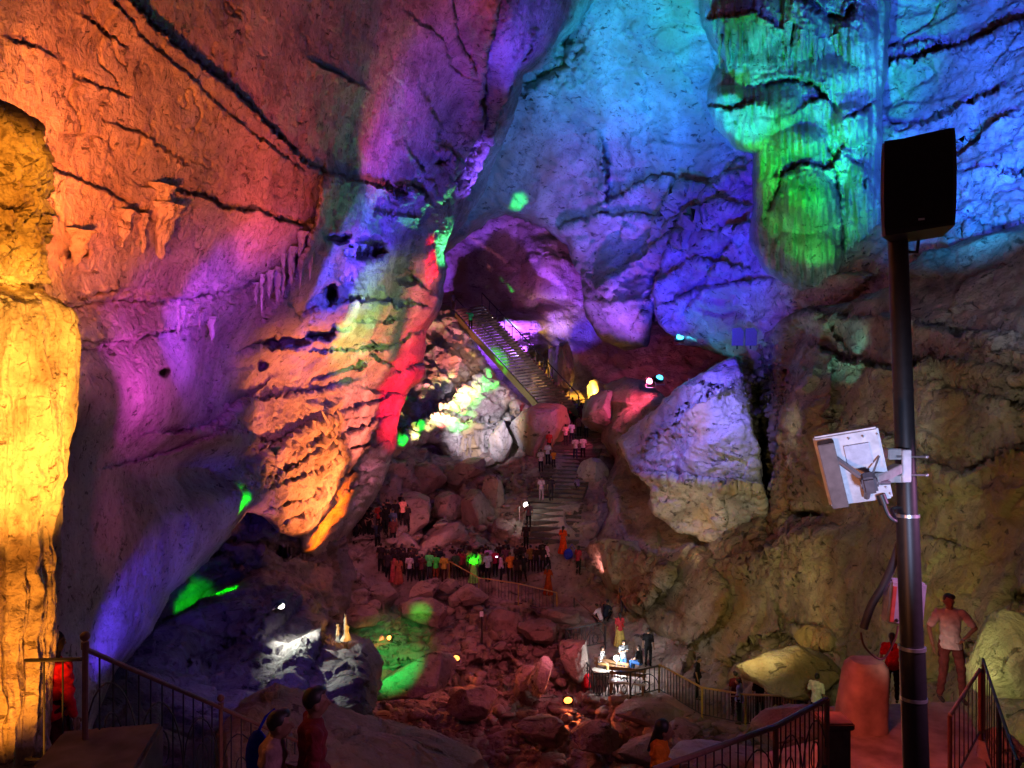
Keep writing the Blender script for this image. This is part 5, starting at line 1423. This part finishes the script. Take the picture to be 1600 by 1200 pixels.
# the crowd line at the left of the path (feet pixel, then look)
crowd = [
 (606, 903, 'dim person in a dark shirt at the far left end of the crowd line', '3a3038', '1c1a20', 'stand', 160, 'shirt', 'trousers', 'short'),
 (614, 906, 'woman in a pinkish sari near the left end of the crowd line', 'b05858', 'a04850', 'stand', 170, 'blouse', 'skirt', 'long'),
 (623, 909, 'woman in a dull orange sari, third from the left end of the crowd line', 'a8604a', '9a5044', 'stand', 190, 'blouse', 'skirt', 'long'),
 (640, 905, 'person in a pale grey shirt alone in the gap of the crowd line', 'b8b0b8', '22222c', 'stand', 175, 'shirt', 'trousers', 'short'),
 (651, 902, 'dark clothed person behind the pale grey shirt', '26242e', '18181c', 'stand', 200, 'shirt', 'trousers', 'short'),
 (659, 908, 'person in a plum shirt right of the pale grey shirt', '58303c', '1a181c', 'phone', 170, 'shirt', 'trousers', 'short'),
 (671, 903, 'person with a small backpack shape lit bright green, left one of two', '50e070', '303038', 'stand', 180, 'shirt', 'trousers', 'short'),  # green light put into the shirt colour
 (681, 905, 'person in a shirt lit bright green, right one of two', '40e050', '804030', 'stand', 185, 'shirt', 'trousers', 'short'),  # shirt base colour carries the green light here too
 (694, 907, 'person in an olive yellow shirt beside the fence post', 'a89840', '3a2020', 'stand', 175, 'shirt', 'trousers', 'short'),
 (686, 897, 'dark person standing behind the olive shirt', '1c2430', '181820', 'stand', 200, 'shirt', 'trousers', 'short'),
 (712, 902, 'short person in a deep green shirt right of the fence post', '305038', '222024', 'stand', 190, 'shirt', 'trousers', 'short'),
 (722, 900, 'person in a dark red shirt left of the bright green robe', '702838', '201c20', 'stand', 165, 'shirt', 'trousers', 'short'),
 (728, 896, 'person with a brownish head scarf behind the bright green robe', '8a5a50', '402830', 'stand', 180, 'blouse', 'skirt', 'hood'),
 (740, 907, 'man in a bright green lit shirt and pleated wrap seen from behind', '90ff60', '90f070', 'stand', 180, 'shirt', 'skirt', 'short'),  # green of the spot on him also put into the cloth colour
 (752, 899, 'person in a grey green shirt just right of the bright green man', '888870', '202028', 'stand', 170, 'shirt', 'trousers', 'short'),
 (762, 905, 'man in a pale blue grey shirt leaning right', 'a8b8c8', '1a1c24', 'carry', 200, 'shirt', 'trousers', 'short'),
 (763, 894, 'tall man in a lilac shirt at the back of the crowd line', 'c090c8', '303040', 'stand', 180, 'shirt', 'trousers', 'short'),
 (774, 897, 'person in a crimson shirt behind the phone screen', 'a82850', '201c24', 'stand', 165, 'shirt', 'trousers', 'short'),
 (783, 906, 'man in a lilac white shirt holding up a lit phone', 'c8a8d0', '181820', 'phone', 100, 'shirt', 'trousers', 'short'),
 (790, 893, 'person in a dim mauve top behind the lilac white shirt', '684058', '201c24', 'stand', 180, 'shirt', 'trousers', 'short'),
 (797, 905, 'man in an orange shirt near the right end of the crowd line', 'c8742c', '1c1818', 'stand', 190, 'shirt', 'trousers', 'short'),
 (808, 908, 'person in a dark brown shirt right of the orange shirt', '302020', '181418', 'stand', 170, 'shirt', 'trousers', 'short'),
 (818, 906, 'person in a black shirt second from the right end of the crowd line', '18161c', '141216', 'walk', 200, 'shirt', 'trousers', 'short'),
 (829, 890, 'person in an olive brown shirt at the right end of the crowd line', '70502c', '1a1418', 'stand', 180, 'shirt', 'trousers', 'short')]
for c in crowd:
    person(c[0], c[1] + 4, c[2], c[3], c[4], c[5], c[6], c[7], c[8], c[9], group=GC, h=1.55 + .17 * random.Random(c[0]).random())
rq = random.Random(31)
for i in range(26):
    x_ = rq.uniform(592, 850); y_ = 893 + 9 * rq.random() - (6 if x_ > 700 else 0)
    person(x_, y_, 'dim figure in dark clothes packed in among the brighter shirts of the crowd line', '2c2226', '18161a', ['stand', 'carry', 'phone'][i % 3], 150 + 60 * rq.random(), group='dark figures packed in the crowd line', h=1.5 + .2 * rq.random())
for i in range(12):
    person(rq.uniform(868, 925), rq.uniform(650, 672), 'dim figure in a wine red top packed in the pink lit crowd', '7a3048', '201820', ['stand', 'carry', 'walk'][i % 3], 150 + 60 * rq.random(), group='wine red figures in the pink lit crowd', h=1.5 + .2 * rq.random())
for i in range(12):
    x_ = rq.uniform(545, 640); person(x_, 846 - .42 * (x_ - 545) + rq.uniform(-4, 14), 'black silhouetted figure crowded under the foot of the orange ridge', '161214', '100e10', ['stand', 'walk', 'phone'][i % 3], 360 * rq.random(), group='silhouettes under the orange ridge', h=1.5 + .2 * rq.random())
P = unp(776, 870, 41.5)
t = thing('phone', 'glowing phone screen held up by the man in lilac white', 'phone', tuple(P)); MB().box(P, (.06, .012, .035), None, .004).build('screen', glow('phone screen', (.7, .6, 1), 4), t)
GU = 'upper left group of visitors'
up = [(566, 838, 'dark person lowest on the slope in the shadowed group at left', '2a1c20'), (576, 832, 'dark person in the shadowed group below the orange ridge', '201820'),
 (584, 842, 'person in a dim grey shirt low in the shadowed group', '50484c'), (592, 828, 'person in a deep red shirt in the shadowed group', '802820'), (600, 838, 'person in a slate shirt near the middle of the shadowed group', '384860'),
 (606, 822, 'person with a black shirt at the top of the shadowed group', '141216'), (614, 836, 'person in a blue grey shirt at the right of the shadowed group', '485878'), (618, 822, 'person in a black top beside the pink shirt', '18141a'),
 (629, 818, 'person in a pale pink shirt at the upper right of the shadowed group', 'f0a090'), (636, 828, 'dark person right of the pale pink shirt', '2a2024'), (555, 846, 'dark person at the left foot of the shadowed group', '241a20'), (590, 856, 'person in a dim blue shirt below the shadowed group', '303c50'), (614, 850, 'person in a reddish shirt at the bottom of the shadowed group', '583030')]
for i, (x, y, lb, c) in enumerate(up):
    person(x, y + 4, lb, c, '18161a', ['stand', 'walk', 'phone'][i % 3], 150 + 17 * (i % 5), group=GU)
GP = 'visitors climbing the path'
pth = [(872, 655, 'person in a rose shirt at the very left of the pink lit crowd', 'e8a0a8', '803040', 'stand', 150), (879, 650, 'person in a cream shirt at the back left of the pink lit crowd', 'e0b8a0', '302028', 'stand', 180),
 (886, 656, 'person in a dark blue shirt inside the pink lit crowd', '303060', '181828', 'stand', 190), (892, 658, 'person in a red shirt in the middle of the pink lit crowd', 'e83858', '281820', 'phone', 170),
 (899, 655, 'person in a violet shirt beside the red shirt of the pink lit crowd', 'a878d0', '201c30', 'stand', 180), (904, 648, 'person in a yellow shirt at the back of the pink lit crowd', 'd8c050', '302020', 'point', 180),
 (909, 658, 'person in a lavender shirt in the pink lit crowd', 'b0a0d8', '242038', 'stand', 175), (919, 654, 'person in a coral shirt at the right end of the pink lit crowd', 'f08080', '301820', 'hip', 190),
 (877, 672, 'woman in a pink sari on the steps just below the crowd', 'f070a0', 'e06090', 'stand', 160),
 (905, 680, 'person in a dim mauve shirt below the pink lit crowd', '704860', '181820', 'stand', 180), (916, 682, 'person in a pale blue shirt below the pink lit crowd', '98a0d0', '181c30', 'point', 200),
 (884, 694, 'man in a pinkish white shirt on the upper path, left one', 'e8b0b8', '302830', 'carry', 180), (893, 690, 'man in a white and blue top just right of the pinkish white shirt', 'c0d0e0', '202838', 'stand', 180),
 (899, 715, 'man in a white shirt and blue jeans walking up the path', 'e0d0d8', '2c3458', 'walk', 180), (911, 714, 'man in a white shirt and black trousers beside the blue jeans', 'd8c8d4', '181820', 'walk', 185),
 (845, 735, 'man in a lilac white shirt halfway up the path, lower left one', 'd8c0d8', '201c28', 'stand', 190), (856, 724, 'man in a pale lavender shirt halfway up the path', 'd0c0e0', '181828', 'carry', 170),
 (865, 728, 'child in an orange yellow shirt halfway up the path', 'e08830', '282030', 'stand', 180), (858, 706, 'man in a red shirt above the lavender one', 'c04040', '281c28', 'stand', 180),
 (846, 780, 'man in mauve shirt and pale trousers beside his dark companion', 'b08ca8', '907888', 'stand', 170), (861, 780, 'man in dark clothes with white shoes beside the mauve shirt', '3a2c38', '28202c', 'stand', 190),
 (903, 762, 'child in a dim violet shirt bending at the right of the path', '7c6c98', '302c38', 'crouch', 200), (826, 822, 'man in a dim shirt right under the path lamp', '6c5060', '181820', 'stand', 180),
 (822, 856, 'dark figure on the steps below the path lamp', '2c2024', '141418', 'walk', 180)]
for i, (x, y, lb, a, b, po, ro) in enumerate(pth):
    person(x, y + 3, lb, a, b, po, ro, group=GP, h=1.62 if 'child' not in lb else 1.25, bt='skirt' if 'sari' in lb else 'trousers')
person(735, 516, 'man in a shirt lit green stretching an arm on the steep staircase', '40ff80', '141c18', 'point', 20, d=62, h=1.7)  # the green light on him is put into the shirt colour
person(708, 484, 'dim person at the very top of the steep staircase', '606898', '181820', 'carry', 60, d=63.6, h=1.5)
person(746, 700, 'pink lit person half hidden behind the rounded boulder', 'e05080', '502040', 'crouch', 60, d=57) if False else None
# around the bench platform
person(855, 892, 'young man in a white shirt and dark trousers striding on the path', 'e8c8e0', '1a1820', 'walk', 100)
person(880, 866, 'woman in an orange sari standing at the right edge of the path', 'e05020', 'e04818', 'stand', 150, 'blouse', 'skirt', 'long')
person(904, 898, 'woman in a magenta top by the rock carrying a blue bag', 'b03850', '202c2c', 'carry', 130, hair='long')
t = thing('bag', 'round blue bag carried at the right edge of the path', 'bag', tuple(unp(888, 870, 43.6))); MB().ball(unp(888, 866, 43.6), (.28, .2, .34), 8).tube([unp(888, 859, 43.6), unp(894, 850, 43.6), unp(898, 858, 43.6)], .02, 6).build('body', cloth('2838c0'), t)
person(857, 930, 'woman in a brownish orange sari walking in the shadow', '904018', '903c14', 'walk', 140, 'blouse', 'skirt', 'long')
person(974, 958, 'man in a blue grey shirt and trousers by the rock wall', '7078a0', '60688c', 'stand', 200)
person(984, 952, 'person in dark red close behind the blue grey man', '701820', '501018', 'stand', 180, bt='skirt')
person(938, 978, 'man in a white shirt crouching by the dim rail', 'f0d8e8', '281c20', 'crouch', 230)
person(946, 972, 'dark person crouching beside the white shirt', '202838', '181818', 'crouch', 140)
w1 = person(968, 1010, 'woman in a red blouse and yellow skirt walking behind the bench', 'c03840', 'c8b060', 'walk', 190, 'blouse', 'skirt', 'long')
scarf(w1, 'd02020')
person(938, 1052, 'man in a black and white checked shirt seated in the lantern light', 'e0e0e0', 'd8b070', 'sit', 60, topm=check_mat())
person(974, 1056, 'man in a grey shirt and light blue jeans facing the lantern', '787c80', '5080c0', 'phone', 20)
person(1000, 1052, 'woman in black top and blue jeans seated with her back turned', '101014', '3860a0', 'sit', 230, hair='long')
person(1013, 1042, 'tall man dressed in black behind the seated woman', '0c0c10', '0c0c12', 'stand', 150, h=1.8)
person(1090, 1092, 'man in dark clothes walking alone on the lower path', '141218', '101014', 'carry', 70, h=1.75)
person(918, 1085, 'person in a bright red top outside the corner of the black fence', 'd01828', '601018', 'crouch', 200)
GR = 'visitors by the yellow rail under the overhang'
person(1155, 1130, 'man in a light blue shirt leaning by the yellow rail', 'a0b0f0', '202028', 'carry', 240, group=GR)
person(1149, 1118, 'person in dark red behind the light blue shirt', '601828', '301018', 'stand', 190, group=GR)
person(1187, 1128, 'dark person with black hair right of the light blue shirt', '20141a', '141014', 'stand', 170, group=GR)
person(1215, 1134, 'person in a black shirt in the deep shadow under the overhang', '1a1618', '141014', 'stand', 180, group=GR)
person(1236, 1138, 'person in a yellowish beige shirt facing away under the overhang', 'b89858', '201818', 'stand', 200, group=GR)
person(1253, 1140, 'person in black with a raised forearm under the overhang', '141214', '101010', 'phone', 170, group=GR)
person(1276, 1138, 'person in a white shirt at the right end under the overhang', 'e8e8d8', '141414', 'carry', 130, group=GR)
person(1394, 1096, 'child in a bright red shirt half hidden behind the black pole', 'd02028', '301018', 'stand', 150, d=13, h=1.2, hair='long')
# near people
g1 = person(1485, 0, 'man in a pale polo shirt and brown trousers with a hand on his hip', 'd0c8c4', '6c3c38', 'hip', -12, d=11.8, z=ZF, fine=True, h=1.70)
g2 = person(1032, 1123, 'girl with a long black braid and an orange dress at the bottom edge', 'e88020', 'b01820', 'carry', 75, tp='long', bt='skirt', hair='long', d=7.6, fine=True, h=1.45)
g2.location.z -= 1.45
g3 = person(428, 1112, 'person in a pale pinkish shirt bowing the head at bottom left', 'a08080', '403034', 'carry', 100, d=5.9, fine=True, h=1.62)
g3.location.z -= 1.60
g4 = person(490, 1078, 'man in a dull maroon shirt behind the pale pinkish shirt', '782830', '30181c', 'stand', 110, d=6.0, fine=True, h=1.70)
g4.location.z -= 1.69
g5 = person(84, 990, 'person in a loose crimson top between the column and the ball topped post', 'd01028', '401018', 'stand', 160, tp='long', bt='skirt', hair='hood', haircol='140808', d=7.4, fine=True, h=1.66)
g5.location.z -= 1.66
t = thing('bag', 'blue bag hanging at the pale pinkish shirt in the bottom left', 'bag', tuple(unp(404, 1195, 6.4)))
MB().ball(unp(402, 1180, 6.4), (.10, .09, .22), 8).tube([unp(400, 1150, 6.4), unp(415, 1120, 6.45), unp(430, 1108, 6.5)], .012, 6).build('body', cloth('1828c0'), t)
for o in list(bpy.data.objects):
    if o.type == 'MESH' and o.name.startswith('tmp'): bpy.data.objects.remove(o)
